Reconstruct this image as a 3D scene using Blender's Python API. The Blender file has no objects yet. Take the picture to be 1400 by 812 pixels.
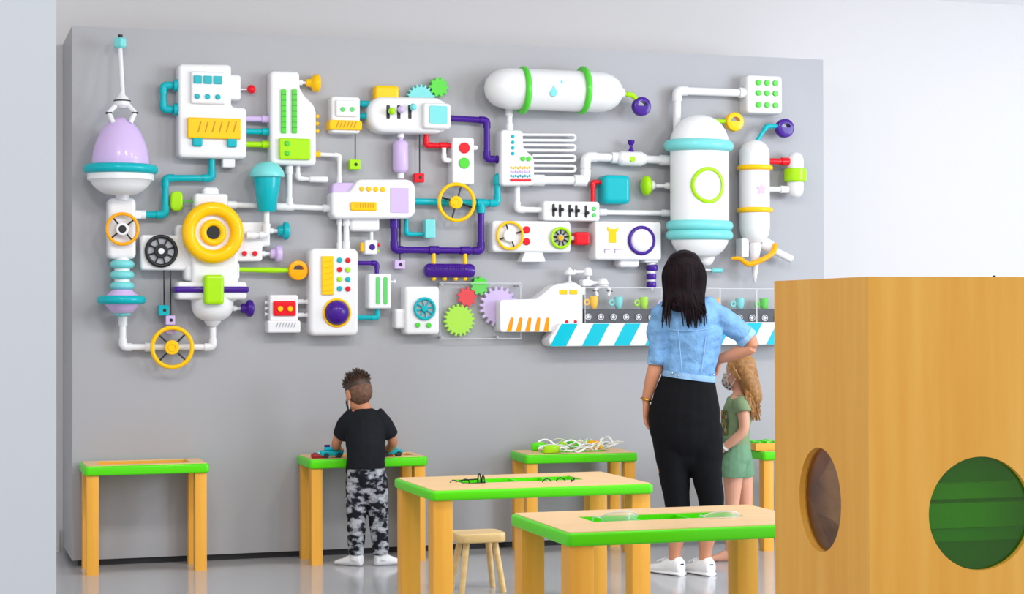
import bpy, bmesh, math, random
from mathutils import Vector, Matrix, Quaternion
random.seed(4)
SC = bpy.context.scene
COL = SC.collection
PI = math.pi
# ------------------------------------------------------------------ camera
W, H = 1400, 812
FOC, YAW, PIT, ROL, DIST, EYE = 2478.0, 0.3118, 0.00946, -0.0025, 9.833, 1.33
CAM = Vector((0, -DIST, EYE))
_fw = Vector((math.sin(YAW)*math.cos(PIT), math.cos(YAW)*math.cos(PIT), math.sin(PIT)))
_r0 = Vector((math.cos(YAW), -math.sin(YAW), 0)); _u0 = _r0.cross(_fw)
_rt = _r0*math.cos(ROL) + _u0*math.sin(ROL); _up = _u0*math.cos(ROL) - _r0*math.sin(ROL)
cd = bpy.data.cameras.new('camera'); cam = bpy.data.objects.new('camera', cd); COL.objects.link(cam)
cd.sensor_width = 36; cd.lens = FOC*36/W; cd.clip_end = 200
cam.matrix_world = Matrix(((_rt.x, _up.x, -_fw.x, CAM.x), (_rt.y, _up.y, -_fw.y, CAM.y), (_rt.z, _up.z, -_fw.z, CAM.z), (0, 0, 0, 1)))
SC.camera = cam
def ray(x, y): return _fw + _rt*((x-W/2)/FOC) + _up*((H/2-y)/FOC)
def P(x, y, d=0.0):                     # point seen at (x, y) on the plane d metres in front of the grey display wall
    r = ray(x, y); return CAM + r*((-d - CAM.y)/r.y)
def G(x, y, z=0.0):                     # point seen at (x, y) on the level plane z
    r = ray(x, y); return CAM + r*((z - CAM.z)/r.z)
def S(x, y, d=0.0): return (P(x, y, d)-CAM).dot(_fw)/FOC
# ------------------------------------------------------------------ materials
def lin(c): c /= 255; return c/12.92 if c <= .04045 else ((c+.055)/1.055)**2.4
def rgb(c): return (lin(c[0]), lin(c[1]), lin(c[2]), 1)
MT = {}
def mat(name, c, rough=.35, spec=.5, coat=0, bump=0, bscale=40, metal=0, var=0, vscale=4):
    m = bpy.data.materials.new(name); m.use_nodes = True; nt = m.node_tree; b = nt.nodes['Principled BSDF']
    b.inputs['Base Color'].default_value = rgb(c); b.inputs['Roughness'].default_value = rough
    b.inputs['Specular IOR Level'].default_value = spec; b.inputs['Coat Weight'].default_value = coat; b.inputs['Metallic'].default_value = metal
    b.inputs['Coat Roughness'].default_value = .06
    tc = nt.nodes.new('ShaderNodeTexCoord')
    n = nt.nodes.new('ShaderNodeTexNoise'); n.inputs['Scale'].default_value = bscale; n.inputs['Detail'].default_value = 4
    nt.links.new(tc.outputs['Object'], n.inputs['Vector'])
    if bump:
        bp = nt.nodes.new('ShaderNodeBump'); bp.inputs['Strength'].default_value = bump; bp.inputs['Distance'].default_value = .01
        nt.links.new(n.outputs['Fac'], bp.inputs['Height']); nt.links.new(bp.outputs['Normal'], b.inputs['Normal'])
    if var:
        n2 = nt.nodes.new('ShaderNodeTexNoise'); n2.inputs['Scale'].default_value = vscale; n2.inputs['Detail'].default_value = 5
        nt.links.new(tc.outputs['Object'], n2.inputs['Vector'])
        rp = nt.nodes.new('ShaderNodeValToRGB'); rp.color_ramp.elements[0].position = .3; rp.color_ramp.elements[1].position = .7
        rp.color_ramp.elements[0].color = rgb([max(0, v*(1-var)) for v in c]); rp.color_ramp.elements[1].color = rgb([min(255, v*(1+var)) for v in c])
        nt.links.new(n2.outputs['Fac'], rp.inputs['Fac']); nt.links.new(rp.outputs['Color'], b.inputs['Base Color'])
    MT[name] = m; return m
PL = dict(rough=.3, spec=.2, coat=.22)
mat('white', (231, 231, 233), rough=.38, spec=.4, coat=.1)
mat('teal', (0, 174, 184), **PL); mat('aqua', (122, 212, 212), **PL); mat('lavender', (206, 182, 228), **PL)
mat('purple', (66, 22, 138), **PL); mat('yellow', (255, 197, 0), **PL); mat('orange', (255, 170, 0), **PL); mat('slot_orange', (255, 150, 0), **PL); mat('ochre', (200, 134, 0), rough=.5); mat('leaf_green', (50, 150, 36), rough=.5)
mat('lime', (166, 224, 10), **PL); mat('green', (84, 206, 60), **PL); mat('mint', (100, 205, 110), **PL); mat('red', (226, 16, 34), **PL)
mat('black', (14, 14, 17), rough=.4); mat('belt', (36, 38, 48), rough=.55); mat('grey', (170, 172, 178), rough=.4); mat('cyan', (0, 186, 205), **PL)
mat('steel', (190, 190, 195), rough=.2, metal=1.0); mat('dark', (40, 40, 44), rough=.5)
mat('table_green', (86, 220, 4), rough=.35, spec=.3, coat=.1)
mat('display_grey', (168, 168, 172), rough=.45, spec=.35, var=.012, vscale=1.2)
mat('wall_white', (212, 209, 209), rough=.6, spec=.2, bump=.03, bscale=120)
mat('column_white', (222, 224, 228), rough=.5, spec=.3)
mat('ceiling_white', (245, 245, 245), rough=.7)
mat('skirting', (210, 208, 200), rough=.45)
def wood(name, c1, c2, axis='Z', sc=6, rough=.38):
    m = bpy.data.materials.new(name); m.use_nodes = True; nt = m.node_tree; b = nt.nodes['Principled BSDF']
    tc = nt.nodes.new('ShaderNodeTexCoord'); mp = nt.nodes.new('ShaderNodeMapping')
    s = {'Z': (sc, sc, sc*.06), 'X': (sc*.06, sc, sc), 'Y': (sc, sc*.06, sc)}[axis]
    mp.inputs['Scale'].default_value = s; nt.links.new(tc.outputs['Object'], mp.inputs['Vector'])
    n = nt.nodes.new('ShaderNodeTexNoise'); n.inputs['Scale'].default_value = 3; n.inputs['Detail'].default_value = 8; n.inputs['Roughness'].default_value = .6
    nt.links.new(mp.outputs['Vector'], n.inputs['Vector'])
    rp = nt.nodes.new('ShaderNodeValToRGB'); rp.color_ramp.elements[0].position = .3; rp.color_ramp.elements[1].position = .7
    rp.color_ramp.elements[0].color = rgb(c1); rp.color_ramp.elements[1].color = rgb(c2)
    nt.links.new(n.outputs['Fac'], rp.inputs['Fac']); nt.links.new(rp.outputs['Color'], b.inputs['Base Color'])
    b.inputs['Roughness'].default_value = rough; b.inputs['Specular IOR Level'].default_value = .4
    MT[name] = m; return m
wood('leg_wood', (232, 160, 50), (242, 178, 70)); wood('top_wood', (234, 188, 130), (243, 204, 150), 'X', 5)
wood('cube_wood', (236, 162, 50), (246, 184, 80), 'Z', 5); wood('stool_wood', (222, 182, 122), (240, 208, 150), 'X', 9)
wood('tray_wood', (226, 160, 48), (242, 182, 70), 'X', 6)
def glassy(name, c, rough=.03, alpha=.12, ior=1.45, tint=(255, 255, 255)):
    """thin clear sheet: see-through, with the mirror share of real glass and a faint tint"""
    m = bpy.data.materials.new(name); m.use_nodes = True; nt = m.node_tree
    for n in list(nt.nodes): nt.nodes.remove(n)
    N = nt.nodes.new; out = N('ShaderNodeOutputMaterial'); mx = N('ShaderNodeMixShader'); tr = N('ShaderNodeBsdfTransparent'); df = N('ShaderNodeBsdfDiffuse'); m2 = N('ShaderNodeMixShader')
    gl = N('ShaderNodeBsdfGlossy'); gl.inputs['Roughness'].default_value = rough; lw = N('ShaderNodeLayerWeight'); pw = N('ShaderNodeMath'); pw.operation = 'POWER'; pw.inputs[1].default_value = 5; fr = N('ShaderNodeMath'); fr.operation = 'MULTIPLY_ADD'; fr.inputs[1].default_value = .8; fr.inputs[2].default_value = .03
    nt.links.new(lw.outputs['Facing'], pw.inputs[0]); nt.links.new(pw.outputs[0], fr.inputs[0]); tr.inputs['Color'].default_value = rgb(tint)
    df.inputs['Color'].default_value = rgb(c); mx.inputs['Fac'].default_value = alpha
    nt.links.new(tr.outputs[0], mx.inputs[1]); nt.links.new(df.outputs[0], mx.inputs[2])
    nt.links.new(fr.outputs[0], m2.inputs['Fac']); nt.links.new(mx.outputs[0], m2.inputs[1]); nt.links.new(gl.outputs[0], m2.inputs[2])
    nt.links.new(m2.outputs[0], out.inputs['Surface']); MT[name] = m; return m
glassy('acrylic', (235, 240, 245), alpha=.02)
glassy('goggle_clear', (225, 240, 238), alpha=.2)
glassy('frosted', (240, 242, 245), alpha=.55, rough=.2)
# ------------------------------------------------------------------ objects
WL = {}
def link(name, bm, m, parent=None, smooth=True, auto=None):
    bmesh.ops.recalc_face_normals(bm, faces=bm.faces)
    lo = Vector((1e9,)*3); hi = -lo
    for v in bm.verts:
        for i in range(3): lo[i] = min(lo[i], v.co[i]); hi[i] = max(hi[i], v.co[i])
    c = (lo+hi)/2
    if parent is None: c.z = lo.z
    for v in bm.verts: v.co -= c
    me = bpy.data.meshes.new(name)
    if smooth:
        lim = math.cos(math.radians(auto or 38))
        for f in bm.faces: f.smooth = len(f.verts) < 9
        for e in bm.edges:
            if len(e.link_faces) == 2 and e.link_faces[0].normal.dot(e.link_faces[1].normal) < lim: e.smooth = False
    bm.to_mesh(me); bm.free()
    o = bpy.data.objects.new(name, me); COL.objects.link(o)
    me.materials.append(MT[m] if isinstance(m, str) else m)
    if parent is not None: o.parent = parent; o.location = c - WL[parent]
    else: o.location = c
    WL[o] = c
    return o
def thing(name, label, cat, loc, group=None):
    o = bpy.data.objects.new(name, None); COL.objects.link(o); o.location = loc; o.empty_display_size = .05
    WL[o] = Vector(loc); o['label'] = label; o['category'] = cat
    if group: o['group'] = group
    return o
def tag(o, label, cat, group=None):
    o['label'] = label; o['category'] = cat
    if group: o['group'] = group
    return o
def struct(name, bm, m, smooth=False):
    o = link(name, bm, m, None, smooth); o['kind'] = 'structure'; return o
def NB(): return bmesh.new()
# ------------------------------------------------------------------ 2D outlines on the wall
def area(p): return sum(p[i-1][0]*p[i][1]-p[i][0]*p[i-1][1] for i in range(len(p)))/2
def rpoly(p, r, n=5):
    p = [Vector(q) for q in p]
    if area(p) < 0: p = p[::-1]; r = r[::-1] if isinstance(r, (list, tuple)) else r
    out = []
    for i in range(len(p)):
        a, b, c = p[i-1], p[i], p[(i+1) % len(p)]
        rr = r[i] if isinstance(r, (list, tuple)) else r
        u, v = (a-b), (c-b); la, lc = u.length, v.length
        if rr <= 0 or la < 1e-9 or lc < 1e-9: out.append(b.copy()); continue
        u /= la; v /= lc; cs = max(-.9999, min(.9999, u.dot(v))); half = math.acos(cs)/2
        t = min(rr/math.tan(half), la*.499, lc*.499); r2 = t*math.tan(half)
        ctr = b + (u+v).normalized()*(r2/math.sin(half))
        s, e = b+u*t-ctr, b+v*t-ctr
        a0 = math.atan2(s.y, s.x); a1 = math.atan2(e.y, e.x); da = (a1-a0+PI) % (2*PI)-PI
        for k in range(n+1):
            q = a0+da*k/n; out.append(ctr+Vector((math.cos(q), math.sin(q)))*r2)
    res = []
    for q in out:
        if not res or (q-res[-1]).length > 1e-5: res.append(q)
    if (res[0]-res[-1]).length < 1e-5: res.pop()
    return res
def inset(p, d):
    n = len(p); out = []
    for i in range(n):
        a, b, c = p[i-1], p[i], p[(i+1) % n]
        e1 = (b-a).normalized(); e2 = (c-b).normalized()
        n1 = Vector((-e1.y, e1.x)); n2 = Vector((-e2.y, e2.x)); k = 1+n1.dot(n2)
        out.append(b+(n1+n2)*(d/max(k, .35)))
    return out
def solid(bm, poly, d0, d1, bev=.008, nb=4):      # poly (x, z), CCW seen from the front; d = distance in front of the wall
    rings = [(poly, d0)]
    if bev <= 0: rings.append((poly, d1))
    else:
        for k in range(nb+1):
            a = PI/2*k/nb; rings.append((inset(poly, bev*(1-math.cos(a))) if k else poly, d1-bev+bev*math.sin(a)))
    vr = [[bm.verts.new((q.x, -d, q.y)) for q in r] for r, d in rings]
    n = len(poly)
    for a, b in zip(vr, vr[1:]):
        for i in range(n): bm.faces.new((a[i], a[(i+1) % n], b[(i+1) % n], b[i]))
    bm.faces.new(vr[-1]); bm.faces.new(vr[0][::-1])
def onwall(pts, d): return [Vector((q.x, q.z)) for q in (P(x, y, d) for x, y in pts)]
def rect(x0, y0, x1, y1): return [(x0, y0), (x1, y0), (x1, y1), (x0, y1)]
def poly(name, par, m, pts, d0, d1, r=3, bev=1.5):          # part cut to a px outline; r and bev in px
    s = S(pts[0][0], pts[0][1], d1); bm = NB()
    rr = [q*s for q in r] if isinstance(r, (list, tuple)) else r*s
    rl = [q for q in (r if isinstance(r, (list, tuple)) else [r]) if q > 0]; bev = min([bev]+[q*.92 for q in rl])
    solid(bm, rpoly(onwall(pts, d1), rr), d0, d1, bev*s); return link(name, bm, m, par)
def bx(name, par, m, x0, y0, x1, y1, d0, d1, r=4, bev=3):      # upright rounded block
    xm, ym = (x0+x1)/2, (y0+y1)/2; s = S(xm, ym, d1); bm = NB()
    a, b, c, e = P(x0, ym, d1).x, P(x1, ym, d1).x, P(xm, y1, d1).z, P(xm, y0, d1).z
    solid(bm, rpoly([(a, c), (b, c), (b, e), (a, e)], r*s), d0, d1, min(bev*s, d1-d0)); return link(name, bm, m, par)
def circ(c, r, n=28, ph=0): return [Vector((c[0]+r*math.cos(ph+2*PI*k/n), c[1]+r*math.sin(ph+2*PI*k/n))) for k in range(n)]
def dot(name, par, m, x, y, r, d0, d1, bev=1.2, n=22):
    s = S(x, y, d1); c = P(x, y, d1); bm = NB(); solid(bm, circ((c.x, c.z), r*s, n), d0, d1, min(bev*s, r*s*.8)); return link(name, bm, m, par)
def add_sphere(bm, c, r, n=18, rot=None):
    if not isinstance(r, (tuple, list)): r = (r, r, r)
    m = Matrix.Translation(c) @ (rot.to_matrix().to_4x4() if rot else Matrix()) @ Matrix.Diagonal((r[0], r[1], r[2], 1))
    bmesh.ops.create_uvsphere(bm, u_segments=n, v_segments=max(8, n*2//3), radius=1, matrix=m)
def ball(name, par, m, x, y, d, r, q=(1, 1, 1)):
    bm = NB(); s = S(x, y, d)*r; add_sphere(bm, P(x, y, d), (s*q[0], s*q[1], s*q[2])); return link(name, bm, m, par)
def fillet(pts, r, n=5):
    out = [pts[0]]
    for i in range(1, len(pts)-1):
        a, b, c = pts[i-1], pts[i], pts[i+1]; u = (a-b); v = (c-b); lu, lv = u.length, v.length; u /= lu; v /= lv
        t = min(r, lu*.45, lv*.45)
        p0, p1 = b+u*t, b+v*t
        for k in range(n+1):
            w = k/n; out.append(p0*(1-w)**2+b*2*w*(1-w)+p1*w*w)
    out.append(pts[-1]); return out
def add_tube(bm, pts, r, n=12, cap=True, flat=None):
    up = Vector((0, 1, 0)); L = len(pts); rs = r if isinstance(r, (list, tuple)) else [r]*L; prev = None; rings = []
    for i, p in enumerate(pts):
        t = (pts[min(i+1, L-1)]-pts[max(i-1, 0)]).normalized()
        a = prev if prev else (up if abs(t.dot(up)) < .9 else Vector((1, 0, 0)))
        x = (a-t*a.dot(t)).normalized(); y = t.cross(x); prev = x
        fx = flat or 1
        rings.append([bm.verts.new(p+x*(math.cos(2*PI*k/n)*rs[i]*fx)+y*(math.sin(2*PI*k/n)*rs[i])) for k in range(n)])
    for a, b in zip(rings, rings[1:]):
        for k in range(n): bm.faces.new((a[k], a[(k+1) % n], b[(k+1) % n], b[k]))
    if cap: bm.faces.new(rings[0][::-1]); bm.faces.new(rings[-1])
def add_lathe(bm, c0, ax, prof, n=28, flat=1, up=None):     # prof: (distance along ax from c0, radius)
    ax = ax.normalized(); x = (up or Vector((0, -1, 0))); x = (x-ax*x.dot(ax)).normalized(); y = ax.cross(x); rings = []
    for t, r in prof:
        c = c0+ax*t
        if r < 1e-6: rings.append([bm.verts.new(c)])
        else: rings.append([bm.verts.new(c+x*(r*flat*math.cos(2*PI*k/n))+y*(r*math.sin(2*PI*k/n))) for k in range(n)])
    for a, b in zip(rings, rings[1:]):
        for k in range(n):
            if len(a) == 1 and len(b) == 1: continue
            if len(a) == 1: bm.faces.new((a[0], b[(k+1) % n], b[k]))
            elif len(b) == 1: bm.faces.new((a[k], a[(k+1) % n], b[0]))
            else: bm.faces.new((a[k], a[(k+1) % n], b[(k+1) % n], b[k]))
    if len(rings[0]) > 1: bm.faces.new(rings[0][::-1])
    if len(rings[-1]) > 1: bm.faces.new(rings[-1])
def vlathe(name, par, m, x, prof, d, flat=1, n=30):         # vertical axis, prof (px y, px radius)
    ym = (prof[0][0]+prof[-1][0])/2; c = P(x, ym, d); s = S(x, ym, d)
    c0 = Vector((c.x, -d, P(x, prof[0][0], d).z)); bm = NB()
    add_lathe(bm, c0, Vector((0, 0, -1)), [((y-prof[0][0])*s, r*s) for y, r in prof], n, flat); return link(name, bm, m, par)
def hlathe(name, par, m, y, prof, d, flat=1, n=24):         # horizontal axis, prof (px x, px radius)
    xm = (prof[0][0]+prof[-1][0])/2; z = P(xm, y, d).z; s = S(xm, y, d); x0 = P(prof[0][0], y, d).x; bm = NB()
    add_lathe(bm, Vector((x0, -d, z)), Vector((1, 0, 0)), [(P(x, y, d).x-x0, r*s) for x, r in prof], n, flat); return link(name, bm, m, par)
def add_torus(bm, c, ax, R, r, n=40, k=12, flat=1, up=None):
    ax = ax.normalized(); x = up or (Vector((0, -1, 0)) if abs(ax.y) < .9 else Vector((1, 0, 0))); x = (x-ax*x.dot(ax)).normalized(); y = ax.cross(x)
    rr = []
    for i in range(n):
        a = 2*PI*i/n; dr = x*math.cos(a)*flat+y*math.sin(a); dn = (x*math.cos(a)+y*math.sin(a)); 
        rr.append([bm.verts.new(c+dr*R+dn*(r*math.cos(2*PI*j/k))+ax*(r*math.sin(2*PI*j/k))) for j in range(k)])
    for i in range(n):
        a, b = rr[i], rr[(i+1) % n]
        for j in range(k): bm.faces.new((a[j], b[j], b[(j+1) % k], a[(j+1) % k]))
AX = {'x': Vector((1, 0, 0)), 'y': Vector((0, -1, 0)), 'z': Vector((0, 0, 1))}
def torus(name, par, m, x, y, d, R, r, ax='z', flat=1):
    s = S(x, y, d); bm = NB(); add_torus(bm, P(x, y, d), AX[ax], R*s, r*s, flat=flat); return link(name, bm, m, par)
# ------------------------------------------------------------------ recurring wall pieces
def pipe(label, m, pts, r, d=.05, elbows=True, collars=(), name='toy_pipe', cat='pipe', fr=None, ds=None, cm=None):
    """a run of pipe: px points, px radius; elbows at each bend and collars at given px points"""
    w = [P(x, y, ds[i] if ds else d) for i, (x, y) in enumerate(pts)]
    t = thing(name, label, cat, w[0]); s = S(*pts[0], d); rr = r*s; bm = NB()
    add_tube(bm, fillet(w, rr*(fr or 2.2)), rr, 14); link('pipe', bm, m, t)
    if elbows:
        for i in range(1, len(w)-1):
            u = (w[i-1]-w[i]).normalized(); v = (w[i+1]-w[i]).normalized(); L = rr*2.6; bm = NB()
            add_tube(bm, fillet([w[i]+u*L, w[i], w[i]+v*L], rr*2.2), rr*1.22, 14); link('elbow', bm, m, t)
    for c in collars:
        x, y, o = c[:3]; q = P(x, y, d); bm = NB(); ax = AX['x'] if o == 'h' else AX['z']; L = rr*1.5
        add_tube(bm, [q-ax*L, q+ax*L], rr*1.33, 16); link('collar', bm, c[3] if len(c) > 3 else (cm or m), t)
    return t
def gear(name, par, m, x, y, ro, teeth, d0, d1, depth=.2, ph=0):
    s = S(x, y, d1); c = P(x, y, d1); R = ro*s; pts = []
    for k in range(teeth):
        a = ph+2*PI*k/teeth; w = 2*PI/teeth
        for f, rad in ((-.36, 1-depth), (-.24, 1), (.14, 1), (.26, 1-depth)):
            q = a+f*w; pts.append(Vector((c.x+R*rad*math.cos(q), c.z+R*rad*math.sin(q))))
    bm = NB(); solid(bm, rpoly(pts, R*.035, 2), d0, d1, R*.04, 2); return link(name, bm, m, par)
def spokes(par, m, x, y, d, r0, r1, n, ph, w, name='spokes'):
    s = S(x, y, d); c = P(x, y, d); bm = NB()
    for k in range(n):
        a = ph+2*PI*k/n; dr = Vector((math.cos(a), 0, math.sin(a))); add_tube(bm, [c+dr*(r0*s), c+dr*(r1*s)], w*s, 8)
    return link(name, bm, m, par)
def wheel(par, x, y, d, R, r, rim='yellow', hub='yellow', hr=9, n=4, ph=.78, sw=1.3, spoke='black', cap=None, stem=True, dish=.012):
    """steering wheel facing the room; as its own thing when par is a label"""
    own = isinstance(par, str)
    t = thing('steering_wheel', par, 'wheel', P(x, y, d)) if own else None
    if own: root = t
    else: root = par
    rm = torus('wheel_rim' if not own else 'rim', root, rim, x, y, d, R, r, 'y')
    sub = root if own else rm
    spokes(sub, spoke, x, y, d, hr*.7, R, n, ph, sw)
    dot('hub', sub, hub, x, y, hr, d-.02, d+dish, 1.5)
    if hub == 'yellow': torus('hub_ring', sub, hub, x, y, d+dish, hr*.5, 1, 'y')
    if cap: dot('hub_cap', sub, cap[0], x, y, cap[1], d, d+dish+.004, .8)
    if stem and own: dot('axle', sub, hub, x, y, 3.5, .0, d-.015, 0)
    return t or rm
def ring_handle(label, m, x, y, R, d=.05, dth=.05, cat='ring pull'):
    """round knob with a half-moon finger hole"""
    s = S(x, y, d+dth); c = P(x, y, d+dth); Rm = R*s; n = 36
    o = [Vector((Rm*math.cos(2*PI*k/n), Rm*math.sin(2*PI*k/n))) for k in range(n)]
    hr = Rm*.53; h = [Vector((hr*math.cos(PI*k/12), hr*.9*math.sin(PI*k/12)+Rm*.06)) for k in range(13)]
    h = rpoly(h, Rm*.06, 2)
    bm = NB(); b = Rm*.16
    def lay(pp, dd): return [bm.verts.new((c.x+q.x, -dd, c.z+q.y)) for q in pp]
    D0, D1 = d, d+dth
    ro = [lay(o, D0+b), lay(o, D1-b), lay(inset(o, b*.3), D1-b*.3), lay(inset(o, b), D1)]
    rh = [lay(h, D1), lay(h, D0)]; ob = lay(inset(o, b), D0)
    ro = [ob]+ro
    for a, q in zip(ro, ro[1:]):
        for i in range(n): bm.faces.new((a[i], a[(i+1) % n], q[(i+1) % n], q[i]))
    k = len(h)
    for i in range(k): bm.faces.new((rh[0][i], rh[0][(i+1) % k], rh[1][(i+1) % k], rh[1][i]))
    for A, B in ((ro[-1], rh[0]), (ob, rh[1])):
        es = []
        for L in (A, B):
            for i in range(len(L)):
                e = bm.edges.get((L[i], L[(i+1) % len(L)])) or bm.edges.new((L[i], L[(i+1) % len(L)])); es.append(e)
        bmesh.ops.triangle_fill(bm, use_beauty=True, edges=es)
    return tag(link('ring_pull', bm, m), label, cat) if isinstance(label, str) else link('ring_handle', bm, m, label)
def knob_h(par, x0, x1, y, R, m, d=.05, sub='white', flip=1):
    """knob with a flared end on a short white stem, sticking out sideways from x0 to x1"""
    w = x1-x0; k = hlathe('knob', par, m, y, [(x0+w*.38, R*.35), (x0+w*.42, R*.55), (x0+w*.62, R*.6), (x0+w*.7, R*.95), (x0+w*.82, R), (x0+w*.93, R*.9), (x1, R*.55), (x1+.01, 0)], d)
    hlathe('knob_stem', k, sub, y, [(x0-2, R*.32), (x0+w*.15, R*.32), (x0+w*.2, R*.2), (x0+w*.4, R*.2)], d); return k
def pull_block(label, m, x, y0, bx0, by0, bx1, by1, d=.05):
    t = thing('pull_block', label, 'pull block', P((bx0+bx1)/2, by1, d)); xm = (bx0+bx1)/2; bm = NB(); s = S(x, y0, d)
    a = P(xm, by0+1, d); b = P(xm, y0, d); b.x = a.x
    add_tube(bm, [b, a], .9*s, 8); link('cord', bm, 'black', t)
    h = (bx1-bx0)*s/2; k = bx('block', t, m, bx0, by0, bx1, by1, d-h, d+h, 1, .8)
    dot('eye', k, 'black', xm+1, (by0+by1)/2, 2.3, d+h-.004, d+h+.002, .3); return t
def slots(name, par, m, x0, x1, y0, y1, n, d, w=1.3, slant=4):
    bm = NB(); s = S(x0, y0, d)
    for k in range(n):
        x = x0+(x1-x0)*(k+.5)/n
        solid(bm, rpoly(onwall([(x-w+slant/2, y0), (x+w+slant/2, y0), (x+w-slant/2, y1), (x-w-slant/2, y1)], d), w*.9*s, 3), d-.004, d+.0015, 0)
    return link(name, bm, m, par)
def machine(label, x, y, cat='toy machine', name='toy_machine', group=None): return thing(name, label, cat, P(x, y, 0), group)
# ================================================================== the wall of toy machines
D = .10
# ---- egg machine, far left
t = machine('tall white machine at the far left holding a big lavender egg in a turquoise ring', 167, 430)
vlathe('egg', t, 'lavender', 165, [(160, 0), (161, 6), (164, 12.5), (170, 19.5), (180, 27), (192, 32.5), (205, 36.5), (218, 38.5), (230, 38.8)], .18, .8)
torus('ring', t, 'teal', 165, 231.5, .18, 44.5, 6.5, 'z', .85)
vlathe('bowl', t, 'white', 165, [(236, 44), (238, 45), (246, 45), (248, 41), (254, 37.5), (260, 31), (265, 22), (266, 12)], .18, .85)
vlathe('neck', t, 'white', 167, [(264, 9), (274, 9)], .10)
bx('housing', t, 'white', 148, 270, 186, 354, 0, .12, 7, 5)
wheel(t, 167.5, 313, .15, 20.8, 2.3, 'orange', 'white', 9, 4, .7, 1.2, 'black', ('black', 5.3))
bx('side_port', t, 'white', 184, 288, 193, 299, .03, .09, 2, 1.5)
vlathe('bellows_core', t, 'white', 167, [(352, 10.5), (397, 10.5)], .08)
for y in (361.5, 376, 391): vlathe('bellows_ring', t, 'aqua', 167, [(y-6, 9), (y-5.2, 13), (y-3, 15.8), (y, 16.8), (y+3, 15.8), (y+5.2, 13), (y+6, 9)], .08)
k = vlathe('spinner', t, 'lavender', 167, [(396, 13.5), (398, 15), (408, 26), (412, 26), (421, 20), (427, 13.5), (428, 11)], .135)
torus('spinner_ring', k, 'teal', 166, 410, .135, 27.5, 6, 'z')
vlathe('spinner_foot', k, 'aqua', 167, [(427, 11.5), (431, 11), (433, 5)], .12)
t = thing('grabber_claw', 'white claw on a thin rod under a turquoise nut, gripping the lavender egg', 'claw', P(167, 165, .15))
vlathe('nut', t, 'aqua', 164, [(52, 7.5), (53.5, 9), (63.5, 9), (66, 6)], .12, 1, 6)
vlathe('rod_cap', t, 'black', 164.5, [(47.5, 3.2), (53, 3.2)], .12)
s = S(166, 100, .12); bm = NB(); add_tube(bm, [P(164.2, 64, .12), P(168, 132, .18)], 3*s, 12); link('rod', bm, 'white', t)
k = vlathe('hub', t, 'white', 167, [(126, 3.2), (130, 4.5), (134, 8.5), (137.5, 10.5), (140, 11), (144, 10.5), (148, 6)], .18)
vlathe('hub_band', k, 'black', 167, [(137.2, 11.3), (138.9, 11.5)], .18)
for sx in (-1, 1):
    bm = NB(); a, b, c = P(167+sx*9, 144.5, .19), P(166.6+sx*17.8, 154, .205), P(166.6+sx*11.5, 168, .225)
    add_tube(bm, fillet([a, b, c], .004, 2), 3.4*s, 8); f = link('finger', bm, 'white', t)
    bm = NB(); add_tube(bm, [P(166.6+sx*17.8-4.2, 154.4, .207), P(166.6+sx*17.8+4.2, 154.4, .207)], 1.5*s, 8, flat=2.6); link('finger_joint', bm, 'black', f)
pipe('white pipe running along the bottom left from the lavender spinner to the eye machine', 'white', [(168, 431), (168, 474.5), (291, 474.5), (291, 442)], 4.6, .05, True, [(205, 474.5, 'h'), (168, 438, 'v')])
wheel('yellow steering wheel with black spokes on the low white pipe at far left', 235.5, 475, .10, 27, 3, 'yellow', 'yellow', 10, 4, .8)
pipe('turquoise stepped pipe from the egg machine up to the white console', 'teal', [(190, 293.5), (226, 293.5), (226, 243.5), (289.5, 243.5), (289.5, 214)], 4.6, .05, True, [(192, 293.5, 'h', 'white')])
# ---- console with red ball lever
t = machine('white console with turquoise buttons, a yellow slotted block and a red ball lever', 290, 217)
poly('body', t, 'white', [(244, 87), (316.5, 88), (316.5, 146), (337.5, 147.5), (337.5, 217), (244, 215)], 0, D, [6, 6, 5, 6, 6, 6], 4)
bx('side_block', t, 'white', 312, 102, 329.5, 136.5, 0, .08, 4, 3)
k = bx('lever', t, 'white', 328, 121, 341, 123, .035, .042, .5, .2); ball('lever_knob', k, 'red', 343.6, 122, .045, 6)
k = bx('control_panel', t, 'white', 261, 97.5, 308.5, 142, D-.01, D+.018, 3, 2.5)
for i in range(3):
    bx('square_button', k, 'teal', 265+i*13.7, 103+i*.4, 276.3+i*13.7, 114+i*.4, D+.01, D+.026, 1.2, .8)
    dot('round_button', k, 'teal', 270+i*14.1, 131.5+i*.5, 3.7, D+.01, D+.026)
k = bx('slotted_block', t, 'yellow', 256.5, 161, 330, 189.5, D-.005, D+.022, 2.5, 2)
slots('slot', k, 'ochre', 268, 326, 166, 181, 6, D+.022, .9, 4)
for x in (270.3, 317.5): bx('foot', k, 'teal', x-6.8, 189-(x < 300)*1.2, x+6.8, 201-(x < 300)*1.2, D-.005, D+.02, 2.5, 2)
bx('bottom_port', t, 'white', 304.5, 213, 321.5, 229, .01, .075, 2, 1.5)
COL_T = pipe('turquoise C-shaped pipe loop on the left of the white console', 'teal', [(246, 116.8), (223, 116.8), (223, 149.5), (246, 149.5)], 4.4, .06, True, (), 'pipe_loop', 'pipe')
for y in (116.8, 149.5): hlathe('collar', COL_T, 'teal', y, [(236.5, 5.5), (237.5, 8), (242, 8.6), (250, 8.6)], .06)
for y, m, nm in ((162.3, 'lavender', 'lavender pipe, topmost of three between console and green-striped machine'), (179.6, 'teal', 'turquoise pipe, middle of three between console and green-striped machine'), (197.3, 'lime', 'lime pipe, lowest of three between console and green-striped machine')):
    pipe(nm, m, [(336, y), (371, y+.6)], 4, .055, False, [(364, y+.5, 'h')])
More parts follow.
